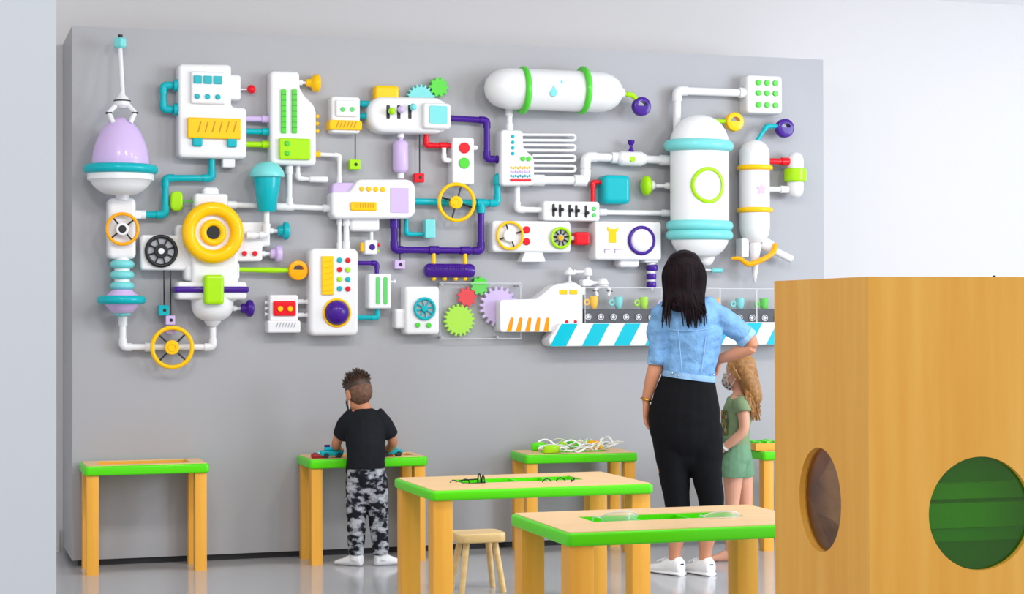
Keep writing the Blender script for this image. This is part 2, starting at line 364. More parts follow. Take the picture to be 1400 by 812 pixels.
# ---- machine with green strips
t = machine('white machine with two green segmented strips and a lime panel', 400, 226)
poly('body', t, 'white', [(369.5, 96.5), (409.5, 97.5), (410.5, 120), (416, 130), (429, 143), (432.5, 153), (432.5, 226.5), (370, 224.5)], 0, D, [6, 6, 6, 14, 14, 8, 6, 6], 4)
for x in (388, 402.8):
    k = bx('light_strip', t, 'green', x-3.5, 122, x+3.5, 182, D-.004, D+.01, .8, .6)
    bm = NB(); q = S(x, 150, D)
    for i in range(1, 8):
        y = 122+60*i/8; solid(bm, onwall(rect(x-3.6, y+.4, x+3.6, y-.4), D+.01), D+.005, D+.0112, 0)
    link('strip_division', bm, 'leaf_green', k)
k = bx('lime_panel', t, 'lime', 382, 189, 425, 218, D-.004, D+.022, 2.5, 2)
for y in (196, 209.3): dot('panel_button', k, 'green', 393.3, y, 3.6, D+.01, D+.03)
k = hlathe('knob', t, 'yellow', 113.5, [(418, 3), (419, 5), (425, 6), (428, 11), (431, 12.5), (434.5, 12.5), (437, 10), (437.2, 0)], .05)
hlathe('knob_stem', k, 'white', 113, [(407, 3.8), (413, 3.8), (414, 2), (419, 2)], .05)
for y in (159, 169, 179.3): ball('bead', t, 'yellow', 433.6, y, .05, 2.8, (1.1, 1, 1))
hlathe('collar', t, 'yellow', 211, [(431, 4), (437, 4), (438.5, 2.5)], .05)
pipe('thin white pipe bending down from the green-striped machine to the lavender lid', 'white', [(436, 211), (464, 212.5), (464, 262)], 2.9, .05, True, [(464, 246, 'v')])
o = pipe('short white pipe stub with a thick end under the green-striped machine', 'white', [(407.5, 222), (407.5, 244), (428, 245)], 2.9, .05, True)
hlathe('pipe_end', o, 'white', 245.2, [(423, 3.8), (424, 4.3), (447, 4.3), (448, 3.8)], .05)
pipe('white vertical pipe under the green-striped machine down to the long cross pipe', 'white', [(395.5, 222), (395.5, 284)], 4, .05, False, [(395.5, 232, 'v'), (395.5, 277, 'v')])
pipe('long horizontal white pipe from the eye machine behind the turquoise cup', 'white', [(308, 279.5), (458, 285)], 4, .05, False, [(317, 280, 'h'), (384, 282.5, 'h'), (395.5, 283, 'h'), (447, 284.7, 'h')])
# ---- cup
t = thing('dome_lidded_cup', 'turquoise cup with a pale domed lid in front of the long white pipe', 'cup', P(365, 289, .12))
vlathe('cup_body', t, 'teal', 365, [(240, 18.5), (242, 19), (288, 12.5), (289.5, 11)], .12)
vlathe('dome_lid', t, 'aqua', 365, [(220.5, 0), (221.5, 8), (224, 14), (229, 19.5), (235, 23), (240, 24), (242, 23.5), (243, 19)], .12)
pipe('white elbow pipe from the turquoise cup down into the eye machine', 'white', [(364.5, 287), (364.5, 321), (337, 322)], 4, .125, True, [(364.5, 312, 'v'), (343, 321.8, 'h')])
# ---- eye machine
t = machine('big white machine with a wide yellow ring around a black eye', 291, 445)
bx('top_cap', t, 'white', 277.5, 255.5, 299.5, 272, 0, .09, 5, 4)
bx('upper_block', t, 'white', 266, 264.5, 312, 300, 0, .106, 4, 3.5)
bx('left_arm', t, 'white', 192.5, 321.5, 290, 369.5, 0, D, 4, 3.5)
bx('shoulder', t, 'white', 241, 307, 275, 340, 0, .09, 5, 4)
poly('right_block', t, 'white', [(300, 304), (369.5, 303), (369.5, 336.5), (359, 337), (359, 357), (300, 357)], 0, D-.004, [3, 4, 3, 3, 4, 3], 3)
for x in (334.8, 349): dot('red_light', t, 'red', x, 346.5, 3.5, D-.004, D+.01)
bx('body', t, 'white', 262, 330, 326, 412, 0, .13, 6, 5)
bx('shoulder', t, 'white', 252.5, 361.5, 280, 384, 0, .11, 6, 5)
bx('shoulder', t, 'white', 306, 357, 328, 384, 0, .11, 6, 4)
k = torus('eye_ring', t, 'yellow', 291, 318, .155, 33, 9.5, 'y')
dot('eye_plate', k, 'white', 291, 318, 33, 0, .15, 3, 44)
torus('eye_inner_ring', k, 'yellow', 291.5, 318, .155, 13.6, 4.6, 'y'); dot('eye_pupil', k, 'black', 291.7, 318, 10.5, .12, .155, .5, 32)
hl = bx('flange', t, 'white', 242, 385, 338, 409.5, .01, .16, 5, 4)
bx('purple_band', hl, 'purple', 239.5, 391.5, 341, 400, .015, .172, 3.5, 3)
bx('lime_block', t, 'lime', 279.5, 375.5, 306.8, 416.5, .10, .21, 5, 4.5)
vlathe('bowl', t, 'white', 290.5, [(406, 29), (420, 28.5), (428, 26), (434, 21), (438, 13)], .08, .8)
vlathe('bowl_neck', t, 'white', 290.5, [(432, 11), (440, 11.5), (443, 9), (446, 6)], .06)
k = torus('fan_rim', t, 'black', 220.5, 343.3, D+.012, 20, 2.6, 'y'); dot('fan_disc', k, 'grey', 220.5, 343.3, 20, D-.005, D+.004, .5, 36)
spokes(k, 'black', 220.5, 343.3, D+.012, 4, 20, 8, .3, 1.1); dot('fan_hub', k, 'black', 220.5, 343.3, 9.5, D, D+.02, 1, 28); dot('hub_cap', k, 'white', 220.6, 343.3, 4.2, D, D+.026, .8)
knob_h(t, 369, 396, 315.5, 12.5, 'teal'); knob_h(t, 358, 386, 347, 12, 'lavender'); knob_h(t, 318, 347, 421.5, 12, 'purple')
k = bx('lime_paddle', t, 'lime', 233.2, 261, 250.5, 288.5, .04, .07, 7.5, 3)
bm = NB(); add_tube(bm, [P(249, 275.3, .055), P(270, 275.3, .055)], .9*S(260, 275), 8); link('paddle_rod', bm, 'green', k)
t = thing('rod_handle', 'lime rod with a round yellow ring handle, right of the eye machine', 'handle', P(328, 369, .06))
s = S(360, 369, .06); bm = NB(); add_tube(bm, [P(324, 368.6, .06), P(340, 368.8, .06), P(370, 369.3, .06), P(397, 369.6, .06)], [3.2*s, 3.2*s, 4*s, 3*s], 12); link('rod', bm, 'lime', t)
ring_handle(t, 'orange', 408.4, 369.5, 13.6, .035, .05)
pull_block('turquoise pull block on a black cord under the black fan', 'teal', 224.3, 366, 217, 417, 231.6, 431.2)
t = pull_block('lavender double pull block on the longer black cord under the black fan', 'lavender', 233, 366, 226.8, 431.3, 239.6, 444)
bx('lower_block', t, 'lavender', 227.2, 445, 239.8, 456, .025, .075, 1, .8)
# ---- small green-eyed box and capsule machine
t = machine('small white box with two green eyes and a yellow slotted band', 473, 182)
bx('body', t, 'white', 453, 132, 492.5, 182, 0, .09, 4, 3); k = bx('face_plate', t, 'white', 459, 136.5, 489, 159.5, .08, .105, 3, 2.5)
for x in (469, 481.8): dot('green_eye', k, 'mint', x, 149.3, 3.4, .10, .11, .6)
k = bx('yellow_band', t, 'yellow', 450.5, 164, 495.3, 177.5, .0, .105, 3, 2); slots('slot', k, 'ochre', 459, 488, 166, 174.5, 6, .105, .8, 3.5)
for y, nm in ((141.8, 'upper short turquoise pipe between the green-eyed box and the capsule'), (158.6, 'lower short turquoise pipe between the green-eyed box and the capsule')):
    pipe(nm, 'teal', [(491, y), (508, y+.3)], 3.4, .05, False, [(499, y+.2, 'h')])
pull_block('lime pull block hanging under the green-eyed box', 'lime', 485.5, 180, 478.6, 218, 493, 231.4)
t = machine('white capsule machine with three coloured levers and a pale blue window', 560, 182)
poly('body', t, 'white', [(504.5, 131.5), (598, 133), (612, 140), (612, 178), (598, 182.5), (504.5, 180.5)], 0, .12, [20, 14, 9, 8, 12, 21], 7)
k = bx('window_block', t, 'white', 578.5, 140.5, 617, 176, 0, .15, 5, 4)
bx('window_pane', k, 'aqua', 587, 144.5, 612, 169, .14, .153, 2.5, .6)
for x, xx, y, m in ((530.7, 535.8, 152, 'lime'), (545.3, 548.2, 149.8, 'lavender'), (560.4, 564.8, 146.3, 'aqua')):
    k = bx('lever_slot', t, 'black', x-2.3, 143.8, x+2.3, 162, .11, .1215, .8, .1); 
    l = ball('lever_knob', t, m, xx, y, .155, 5)
    bm = NB(); add_tube(bm, [P(x, y+1, .115), P(xx, y, .155)], 1.5*S(x, y), 8); link('lever_rod', bm, 'white', l)
bx('top_block', t, 'yellow', 513, 116.5, 546.3, 140, .01, .08, 5, 4)
t = thing('toy_gear', 'pale blue gear half hidden behind the top of the capsule machine', 'gear', P(576, 134, 0), 'toy gears on the wall'); gear('toothed_wheel', t, 'aqua', 576, 136, 21, 20, .015, .045, .16)
t = thing('toy_gear', 'small green gear at the top edge touching the pale blue gear', 'gear', P(600.5, 119, 0), 'toy gears on the wall'); gear('toothed_wheel', t, 'green', 600.5, 119, 13.6, 10, .02, .05, .2)
t = thing('lavender_canister', 'lavender canister between the capsule machine and the lavender-windowed machine', 'canister', P(547.5, 246, .05))
vlathe('canister_body', t, 'lavender', 547.5, [(192.5, 7), (194, 9.5), (197, 10.8), (231, 10.8), (234, 9.5), (236, 7)], .06)
vlathe('canister_neck', t, 'lavender', 548, [(184, 3.4), (244, 3.4)], .06)
for y in (182, 238): vlathe('canister_collar', t, 'white', 548, [(y-2, 4.8), (y+6, 4.8), (y+6.5, 4.2)], .06)
pull_block('red pull block hanging under the capsule machine', 'red', 573.6, 180, 567.2, 236.8, 580.4, 249)
pipe('red pipe from the capsule machine to the red and green signal box', 'red', [(582.6, 178), (582.6, 198.7), (621, 199.3)], 3.5, .05, True, [(606, 199, 'h')])
pipe('purple stepped pipe from the capsule machine right to the bead console', 'purple', [(614, 161.5), (665.6, 164.5), (665.6, 217.5), (688, 218)], 4.2, .05, True, [(684, 218, 'h')])
# ---- signal box
t = machine('white signal box with one red light above one green light', 634, 252)
bx('body', t, 'white', 618.7, 188, 648.5, 252, 0, .09, 3, 2.5)
dot('red_light', t, 'red', 635.4, 202, 7.6, .08, .098, .8, 30); dot('green_light', t, 'green', 635.2, 222.8, 7.6, .08, .098, .8, 30)
hlathe('side_nub', t, 'white', 202, [(646, 3.5), (650, 3.5), (652.5, 2.5), (653, 0)], .05)
pipe('small white hooked pipe on the left of the signal box', 'white', [(607, 202), (607, 219), (621, 219.5)], 3, .065, True)
pipe('turquoise pipe behind the tall yellow wheel, stepping up to the bead console', 'teal', [(564, 275.3), (680, 278), (680, 240.5), (689, 240.8)], 4.5, .05, True, [(657.8, 277.5, 'h'), (614, 276.5, 'h')])
wheel('yellow steering wheel with black spokes under the signal box', 624.3, 276.5, .10, 24.8, 2.6, 'yellow', 'yellow', 9, 4, 1.28)
pipe('purple U-shaped pipe from the lavender-windowed machine round to the turquoise pipe', 'purple', [(539, 294), (539, 341.5), (657.5, 343), (657.5, 283)], 4.6, .05, True, [(593, 342, 'h'), (636, 342.6, 'h'), (539, 305, 'v'), (657.5, 284.5, 'v', 'teal')])
t = thing('purple_roller', 'purple roller with yellow beads hanging under the purple U-shaped pipe', 'roller', P(614, 379, .05))
k = hlathe('roller_body', t, 'purple', 370, [(580, 0), (580.3, 5), (582, 8), (586, 9.6), (643, 9.6), (647, 8), (648.6, 5), (649, 0)], .065)
bm = NB()
for i in range(17):
    x = 589+i*3.1; solid(bm, rpoly(onwall([(x, 364.5), (x+1.3, 364.5), (x+.5, 371), (x-.8, 371)], .105), .002), .09, .107, 0)
link('roller_ridge', bm, 'purple', k)
for x in (593, 635.7): vlathe('yellow_post', t, 'yellow', x, [(343, 2.9), (362, 2.9)], .055)
for x in (593, 607.6, 622.6, 635.8): ball('yellow_bead', t, 'yellow', x, 380.7, .06, 3.4)
# ---- centre machine
t = machine('white machine with a lavender window and a row of four yellow dots', 511, 300)
poly('body', t, 'white', [(453, 262), (478, 262), (490, 245), (568.5, 245), (568.5, 298.8), (453.5, 299)], 0, .12, [5, 8, 9, 14, 13, 9], 4)
poly('lavender_lid', t, 'lavender', [(454, 249.5), (487, 249.5), (487, 270), (454, 270)], 0, .10, [7, 4, 3, 3], 3)
for i in range(4): dot('yellow_dot', t, 'yellow', 495.3+i*9.5, 258+i*.3, 3.5, .11, .128)
k = bx('yellow_bar', t, 'yellow', 479.6, 276, 515.8, 288, .11, .132, 2.5, 1.5); slots('slot', k, 'ochre', 484, 512, 278, 284, 8, .132, .5, 0)
bx('lavender_window', t, 'lavender', 534, 256.7, 559, 291, .11, .124, .8, .5)
bx('bottom_block', t, 'white', 479, 294, 519.5, 316, 0, .08, 5, 4)
t = thing('dangling_box', 'small white box with a purple dot hanging under the centre machine', 'toy machine', P(508, 348, .04))
bx('body', t, 'white', 499, 328, 516.5, 348, 0, .09, 2.5, 2); vlathe('hanger', t, 'white', 508, [(312, 2.3), (330, 2.3)], .05)
dot('purple_dot', t, 'purple', 509.3, 337.7, 4.2, .08, .097); bx('yellow_tab', t, 'yellow', 494, 331.5, 501, 343.8, .03, .075, 1.5, 1)
ball('red_nub', t, 'red', 517.5, 334.6, .06, 2.6); ball('lime_nub', t, 'lime', 517, 343, .06, 2)
for x, r, nm in ((464, 2.8, 'thinner white pipe of the pair down to the purple-dome machine'), (473.6, 4, 'thicker white pipe of the pair down to the purple-dome machine')):
    pipe(nm, 'white', [(x, 295), (x, 343)], r, .055, False, [(x, 303, 'v'), (x, 336, 'v')])
pull_block('pale lavender pull block hanging behind the purple U-shaped pipe', 'lavender', 547.2, 296, 540, 355.7, 554, 367.6, .025)
t = pipe('turquoise bent pipe with a pale blue block on its end, under the centre machine', 'teal', [(555.6, 295), (555.6, 320), (584, 320.5)], 3.1, .05)
bx('end_block', t, 'aqua', 581.8, 300, 595.6, 325.3, .02, .09, 1.2, 1)
# ---- purple dome machine
t = machine('tall white machine with a purple dome, a yellow strip and eight coloured buttons', 457, 459)
bx('body', t, 'white', 423.5, 339.5, 490.3, 458.8, 0, .11, 8, 5)
k = bx('yellow_strip', t, 'yellow', 440.3, 350, 456.5, 403, .10, .122, 1, .8); bm = NB()
for i in range(6):
    y = 357+i*8; w = [P(x, y+dy, .122) for x, dy in ((443, 2), (446, .3), (449, 1.2), (454, -1.5))]; add_tube(bm, w, .0016, 6)
link('strip_ripple', bm, 'orange', k)
cs = [('teal', 'red'), ('red', 'lime'), ('lime', 'teal'), ('teal', 'red')]
for i in range(4):
    for j in range(2): dot(('turquoise' if cs[i][j] == 'teal' else cs[i][j])+'_button', t, cs[i][j], 464.8+j*11.3, 355.5+i*13+j*.4, 3.6, .10, .12)
k = torus('dome_ring', t, 'yellow', 460.7, 427.6, .112, 18.3, 1.8, 'y'); s = S(460, 427, .11); bm = NB()
add_sphere(bm, P(460.5, 427.4, .112), (17*s, 14*s, 17*s), 36); link('dome', bm, 'purple', k)
pipe('thin purple pipe from the purple-dome machine down to the green-slot box', 'purple', [(487, 359.6), (515.2, 359.8), (515.2, 378)], 3, .05)
t = machine('small white box with two long green slots', 519, 422)
bx('body', t, 'white', 504, 374, 535, 422, 0, .09, 3, 2.5)
for x in (517, 527.3): bx('green_slot', t, 'mint', x-2.8, 378.3, x+2.8, 416, .085, .094, 2.7, .5)
hlathe('side_nub', t, 'white', 385, [(533, 1.5), (537, 1.5), (538, 2.6), (540.5, 2.6), (541, 1)], .05)
pipe('turquoise elbow pipe from under the green-slot box to the purple-dome machine', 'teal', [(516, 418), (516, 434.3), (487, 434)], 3.3, .05)
t = machine('little white box with a red panel and two yellow eyes', 388, 455)
bx('body', t, 'white', 368.5, 403, 408, 445, 0, .08, 3.5, 3); k = bx('lower_tray', t, 'white', 366, 438, 411.2, 455, 0, .10, 3, 2.5)
slots('slot', k, 'grey', 377, 405, 440.5, 447.5, 7, .10, .7, 2.5)
k = bx('red_panel', t, 'red', 374, 411.5, 405, 431.8, .07, .095, 2.5, 2)
for x in (383.6, 397): dot('yellow_eye', k, 'yellow', x, 422, 3.7, .09, .102, .6)
for y in (413.8, 421.5, 429.3): hlathe('side_peg', t, 'white', y, [(362, 2.4), (364, 2.4), (364.3, 1.4), (370, 1.4)], .045)
for y, nm in ((412.3, 'upper short white pipe joining the red-panel box to the purple-dome machine'), (430.8, 'lower short white pipe joining the red-panel box to the purple-dome machine')):
    pipe(nm, 'white', [(406, y), (427, y+.3)], 2.5, .045, False, [(411, y, 'h'), (421, y+.2, 'h')])
# ---- turquoise fan box
t = machine('white box with a turquoise spoked wheel and two green dots', 578, 457)
bx('body', t, 'white', 554, 391.5, 601, 457.3, 0, .10, 5, 4); bx('side_block', t, 'white', 540.5, 422, 566, 449.5, 0, .08, 4, 3.5)
k = torus('wheel_rim', t, 'teal', 580.7, 422, .108, 13.8, 2, 'y'); spokes(k, 'teal', 580.7, 422, .108, 2, 13.5, 8, .2, 1.1); dot('hub', k, 'teal', 580.7, 422, 4.2, .095, .12, .8)
dot('wheel_disc', k, 'grey', 580.7, 422, 13.5, .09, .102, .3, 32)
for x, y in ((571.5, 444.2), (586.8, 444.6)): dot('green_dot', t, 'green', x, y, 3.4, .09, .11, .6)
# ---- gears behind clear acrylic
def pane_edge(par, x0, y0, x1, y1, d):
    xm, ym = (x0+x1)/2, (y0+y1)/2; a, b, c, e = P(x0, ym, d).x, P(x1, ym, d).x, P(xm, y1, d).z, P(xm, y0, d).z; bm = NB()
    w = [Vector((a, -d, c)), Vector((b, -d, c)), Vector((b, -d, e)), Vector((a, -d, e))]
    for i in range(4): add_tube(bm, [w[i], w[(i+1) % 4]], .0022, 6)
    return link('polished_edge', bm, 'frosted', par)
for nm, m, x, y, r, n, dp in (('green gear meshing above the red gear', 'green', 656, 390.8, 13, 9, .2), ('red gear between the green gear and the big lime gear', 'red', 639, 406, 13.6, 9, .2), ('big lime gear at the bottom of the gear cluster', 'lime', 628.3, 437.7, 22.3, 20, .17), ('big lavender gear partly behind the white conveyor machine', 'lavender', 682.5, 419, 28, 19, .19)):
    t = thing('toy_gear', nm, 'gear', P(x, y, 0), 'toy gears on the wall'); gear('toothed_wheel', t, m, x, y, r, n, .015, .045, dp, .1)
    dot('axle', t, m, x, y, 3, 0, .018, 0)
t = thing('acrylic_guard', 'clear acrylic sheet on steel studs over the gear cluster', 'guard', P(655, 462, 0))
k = bx('sheet', t, 'acrylic', 601.5, 387, 712, 463, .058, .064, 1, 0); pane_edge(k, 601.5, 387, 712, 463, .061)
for x, y in ((604.5, 389), (604.5, 461), (680, 461), (709.5, 390.5)): k = dot('stud', t, 'steel', x, y, 1.8, 0, .07, .4, 12)
# ---- top tank
t = machine('long white water tank with two green rings lying along the top', 757, 150, 'tank', 'toy_tank')
hlathe('tank_body', t, 'white', 123.5, [(663, 0), (663.6, 6), (666, 13), (671, 19), (678, 24), (687, 27), (696, 28), (816, 28), (826, 27), (836, 23.5), (843, 18), (848, 11), (850, 5), (850.2, 0)], .13, 1, 40)
hlathe('nozzle', t, 'white', 127, [(844, 8), (849, 7.6), (853, 6)], .13)
for x in (714.5, 796): torus('green_ring', t, 'green', x, 123.5, .13, 28.5, 4.6, 'x')
s = S(757, 125, .13)
def wall_drop(par, x, y, w, m, d):
    c = P(x, y, d); q = [Vector((c.x+w*s*math.cos(a)*(.5 if True else 1), c.z+w*s*.5*math.sin(a))) for a in [PI*(1.05+.9*k/12)-.0 for k in range(13)]]
    q = [Vector((c.x+w*s*.5*math.cos(a), c.z-w*s*.18+w*s*.5*math.sin(a))) for a in [PI*.86+ (PI*1.28)*k/16 for k in range(17)]]+[Vector((c.x, c.z+w*s*.85))]
    bm = NB(); solid(bm, q, d-.02, d, .002, 2); return link('drop_mark', bm, m, par)
zt = P(757, 123.5, .13).z
wall_drop(t, 757, 124.5, 10.5, 'aqua', .13+28.25*s); wall_drop(t, 768.3, 115, 7, 'aqua', .13+27.2*s)
pipe('lime bent pipe between the long water tank and the purple ring handle', 'lime', [(850, 128.5), (864, 129.5), (872, 137.5)], 2.9, .12, True)
ring_handle('purple ring handle on the lime pipe beside the long water tank', 'purple', 879, 145, 12.9, .09, .05)
pipe('white vertical pipe from the long water tank down to the bead console', 'white', [(696.5, 146), (696.5, 180)], 4, .06, False, [(696.5, 153, 'v'), (696.5, 175, 'v')])
# ---- bead console
t = machine('white console with rows of coloured beads and four white wire loops', 708, 254)
poly('body', t, 'white', [(685, 177), (715.4, 178), (716, 200), (721, 207), (729, 213.5), (731, 219), (731, 253.5), (685, 254)], 0, .11, [5, 5, 4, 6, 4, 4, 5, 5], 4)
for y in (186.5, 194.4, 202, 209.8): dot('teal_dot', t, 'teal', 701.4, y, 2.4, .10, .116, .5)
for x in (715.3, 723.2): dot('green_dot', t, 'green', x, 216.9, 3.4, .10, .118, .6)
for y, m in ((229.3, 'yellow'), (235, 'lavender'), (240.7, 'teal'), (246.3, 'red')):
    bm = NB(); z = S(710, y, .11)
    for i in range(9):
        x = 699+i*3.15
        if m == 'red': solid(bm, onwall(rect(x-1.65, y+1.6, x+1.65, y-1.6), .11), .105, .116, .001, 2)
        else: add_sphere(bm, P(x, y+(.5 if i % 2 else -.5), .112), (1.35*z, 1*z, 1.9*z), 8)
    link({'yellow': 'yellow_bead_row', 'lavender': 'lavender_bead_row', 'teal': 'turquoise_bead_row', 'red': 'red_bead_row'}[m], bm, m, t)
for y in (185, 193): hlathe('side_peg', t, 'white', y, [(681, 2.3), (683, 2.3), (683.3, 1.4), (687, 1.4)], .05)
for x0, ya, yb in ((713, 184, 191.6), (713, 198, 205.3), (728, 212.5, 219.5), (728, 226.3, 233.8)):
    a, b = P(x0, ya, .05), P(783, ya+.4, .05); e = P(783, yb+.4, .05); f = P(x0, yb, .05); r = (a.z-f.z)/2; bm = NB()
    add_tube(bm, [a, b]+[Vector((b.x+r*math.sin(q), b.y, (b.z+e.z)/2+r*math.cos(q))) for q in [PI*k/8 for k in range(1, 8)]]+[e, f], 2*S(750, 200), 10); link('wire_loop', bm, 'white', t)
pipe('thick white stepped pipe from the bead console up to the valve', 'white', [(728, 246.5), (800.5, 246.7), (800.5, 214.5), (850, 216)], 6, .06, True, [(735, 246.5, 'h'), (793, 246.7, 'h'), (844, 215.8, 'h')])
t = thing('toy_valve', 'white valve with a purple knob on top, left of the big tank', 'valve', P(863, 227, .06))
hlathe('valve_body', t, 'white', 217, [(844, 6.5), (847, 9), (849, 10), (876, 10), (879, 8.5), (883, 6.5)], .07); dot('lime_dot', t, 'lime', 865.4, 217.3, 4, .095, .117, .6)
k = vlathe('valve_knob', t, 'purple', 862.8, [(191.3, 4), (192, 4.8), (196, 4.6), (199, 2), (203, 2.2), (206, 4.2), (208, 4.2)], .07)
pipe('thick white pipe from the valve into the big tank', 'white', [(878, 217.5), (922, 219.5)], 5.5, .06, False, [(910, 219, 'h')])
t = pipe('white bent pipe from the bead console down to the lever box', 'white', [(707, 250), (707, 286.5), (746, 287)], 4, .05)
# ---- lever box
t = machine('white box with five black levers and two green dots', 781, 302)
bx('body', t, 'white', 743, 275, 820.3, 302, 0, .09, 4, 3)
for i, (x, kx, ky) in enumerate(((756.8, 759.5, 286), (765.8, 769, 286.6), (778.9, 782, 287.5), (788, 791, 288), (801.2, 803.5, 291))):
    k = bx('lever_slot', t, 'black', x-1.8, 278.6+i*.5, x+1.8, 296+i*.4, .08, .0915, 1.7, .1); l = ball('lever_knob', k, 'black', kx, ky, .11, 2.5); bm = NB(); add_tube(bm, [P(x, ky, .09), P(kx, ky, .11)], 1.3*S(x, ky), 8); link('lever_rod', bm, 'black', k)
for y in (285.3, 294): dot('green_dot', t, 'mint', 812.7, y, 2.9, .08, .097, .6)
pipe('red bent pipe from the lever box up to the turquoise cushion block', 'red', [(810.5, 279), (810.5, 249), (832, 249.5)], 3, .05)
tag(bx('cushion_block', None, 'teal', 826, 239, 863, 278.5, 0, .11, 7, 6), 'glossy turquoise cushion block at the end of the red bent pipe', 'block')
pipe('long thin white pipe from the lever box to the big tank', 'white', [(817, 290), (922, 291.5)], 3.6, .05, False, [(824, 290, 'h'), (910, 291.2, 'h')])
t = thing('push_knob', 'lime oval push knob on a white rod left of the big tank', 'knob', P(884, 254, .06))
s = S(884, 254, .06); bm = NB(); add_sphere(bm, P(883.7, 253.8, .06), (8*s, 12*s, 14*s), 24); link('knob_head', bm, 'lime', t)
hlathe('knob_rod', t, 'white', 254, [(889, 7), (892.5, 7), (895, 4.5), (897, 2.6), (908, 2.6), (911, 4.8), (915, 5), (922, 5)], .06)
# ---- two-wheel machine
t = machine('white machine with a yellow wheel, a lime wheel and a flared foot', 727, 358)
bx('body', t, 'white', 673, 302, 781, 345, 0, D, 5, 4)
poly('flared_foot', t, 'white', [(721, 338), (739, 338), (746.5, 358), (712, 358)], 0, .085, [1, 1, 1.5, 1.5], 2)
wheel(t, 697.4, 322, D+.015, 18.3, 1.9, 'yellow', 'white', 9, 4, .35, 1.1, 'black')
for y in (314, 330.2): dot('red_dot', t, 'red', 720.6, y, 5, D-.01, D+.012)
k = wheel(t, 767, 325, D+.012, 13.2, 2.1, 'lime', 'grey', 5, 9, .2, 1.2, 'black'); dot('hub_cap', k, 'orange', 767, 325, 3.8, D, D+.03, .8)
k = bx('red_plug', t, 'red', 787, 317, 807.3, 335, .02, .09, 3.5, 3); bx('plug_stem', k, 'white', 778, 323, 787, 328, .035, .065, 1, .5)
# ---- washer machine
t = machine('white washing machine with a yellow shirt mark and a purple ring door', 858, 356, 'toy washing machine')
bx('body', t, 'white', 813.5, 303, 904.5, 355.5, 0, .11, 4, 3)
poly('shirt_mark', t, 'yellow', [(830, 310), (832.5, 310), (833, 312.5), (843.3, 312.8), (843.5, 310.3), (845.7, 310.5), (844.5, 316.5), (842.5, 316.8), (842.8, 332), (832.3, 331.6), (832.6, 316), (831, 315.8)], .10, .114, .4, .3)
bm = NB()
for x in (826, 840):
    for y in (341.5, 344.3): solid(bm, onwall(rect(x, y+.6, x+10.5, y-.6), .11), .105, .112, 0)
    solid(bm, onwall(rect(x, 346.4, x+1.2, 341), .11), .105, .112, 0)
link('lavender_marks', bm, 'lavender', t)
k = torus('door_ring', t, 'purple', 877.3, 328.7, .115, 18, 2.3, 'y'); s = S(877, 328, .11); bm = NB(); add_sphere(bm, P(877.3, 328.7, .108), (16.6*s, 6*s, 16.6*s), 32); link('door_dome', bm, 'white', k)
bx('bottom_block', t, 'white', 846.5, 350, 875, 365.5, 0, .08, 5, 4); bx('outlet', t, 'white', 881.5, 350, 900.5, 359, 0, .09, 2, 2)
k = vlathe('hose_core', t, 'white', 890.5, [(357, 6.2), (390, 5.2), (393, 4), (396.5, 2)], .05)
for y, r in ((366.2, 8.2), (378, 7), (389.2, 7)): vlathe('purple_bead', k, 'purple', 890.5+(y < 370), [(y-4.6, r*.75), (y-3.6, r*.93), (y-1.5, r), (y+1.5, r), (y+3.6, r*.93), (y+4.6, r*.75)], .05)
# ---- big tank
t = machine('big upright white tank with pale turquoise rings and a lime porthole', 957, 365, 'tank', 'toy_tank')
TD = .162; FL = .68
vlathe('tank_body', t, 'white', 956.5, [(157, 0), (157.6, 9), (160, 17), (164, 25), (170, 32), (178, 37.5), (188, 41.5), (200, 42), (326, 42), (334, 39.5), (342, 34), (348, 27), (351, 21)], TD, FL, 44)
vlathe('tank_nozzle', t, 'white', 966, [(346, 12), (353, 11.5), (358, 9.5), (362, 6), (364, 0)], TD, FL)
torus('tank_ring', t, 'aqua', 955.5, 199.5, TD, 42, 8, 'z', FL)
for y in (308.5, 321.5): torus('tank_ring', t, 'aqua', 956.5, y, TD, 41, 7, 'z', FL)
s = S(956, 253, TD); fd = TD+42*s*FL
bm = NB(); ccx = P(956.5, 253, TD).x; q = P(969, 253, fd); 
for i in range(48): pass
def on_tank(a, R): x = q.x+R*math.cos(a); u = (x-ccx)/(42*s); return Vector((x, -TD-42*s*FL*math.sqrt(max(0, 1-u*u))-.003, q.z+R*math.sin(a)))
rr = []
for i in range(56):
    a = 2*PI*i/56; c = on_tank(a, 22.2*s); o = (on_tank(a, 23*s)-c).normalized(); up = Vector((0, -1, 0)); rr.append([bm.verts.new(c+o*(2.7*s*math.cos(2*PI*j/10))+up*(1.9*s*math.sin(2*PI*j/10))) for j in range(10)])
for i in range(56):
    for j in range(10): bm.faces.new((rr[i][j], rr[(i+1) % 56][j], rr[(i+1) % 56][(j+1) % 10], rr[i][(j+1) % 10]))
link('porthole_ring', bm, 'lime', t)
pipe('white bent pipe from the top of the big tank to the nine-dot box', 'white', [(925.5, 182), (925.5, 124), (1026, 127.5)], 5.6, .06, True, [(1018, 127, 'h')])
t = machine('white square box with nine green dots', 1045, 155)
bx('body', t, 'white', 1021.3, 103, 1070, 155, 0, .10, 5, 4)
for i in range(3):
    for j in range(3): dot('green_dot', t, 'green', 1038+j*11.5, (112.7, 126.9, 143)[i]+j*.4, 3.9, .09, .112, .8)
t = thing('ring_pull', 'yellow ring handle on a lime stub at the upper right of the big tank', 'handle', P(985, 166, .08))
hlathe('stub', t, 'lime', 165.8, [(975, 2.7), (997, 2.7)], .085); ring_handle(t, 'yellow', 1006, 166.2, 13, .06, .05)
t = thing('paint_tap', 'tiny pale turquoise peg on a thin rod under the big tank', 'peg', P(975, 370, .05))
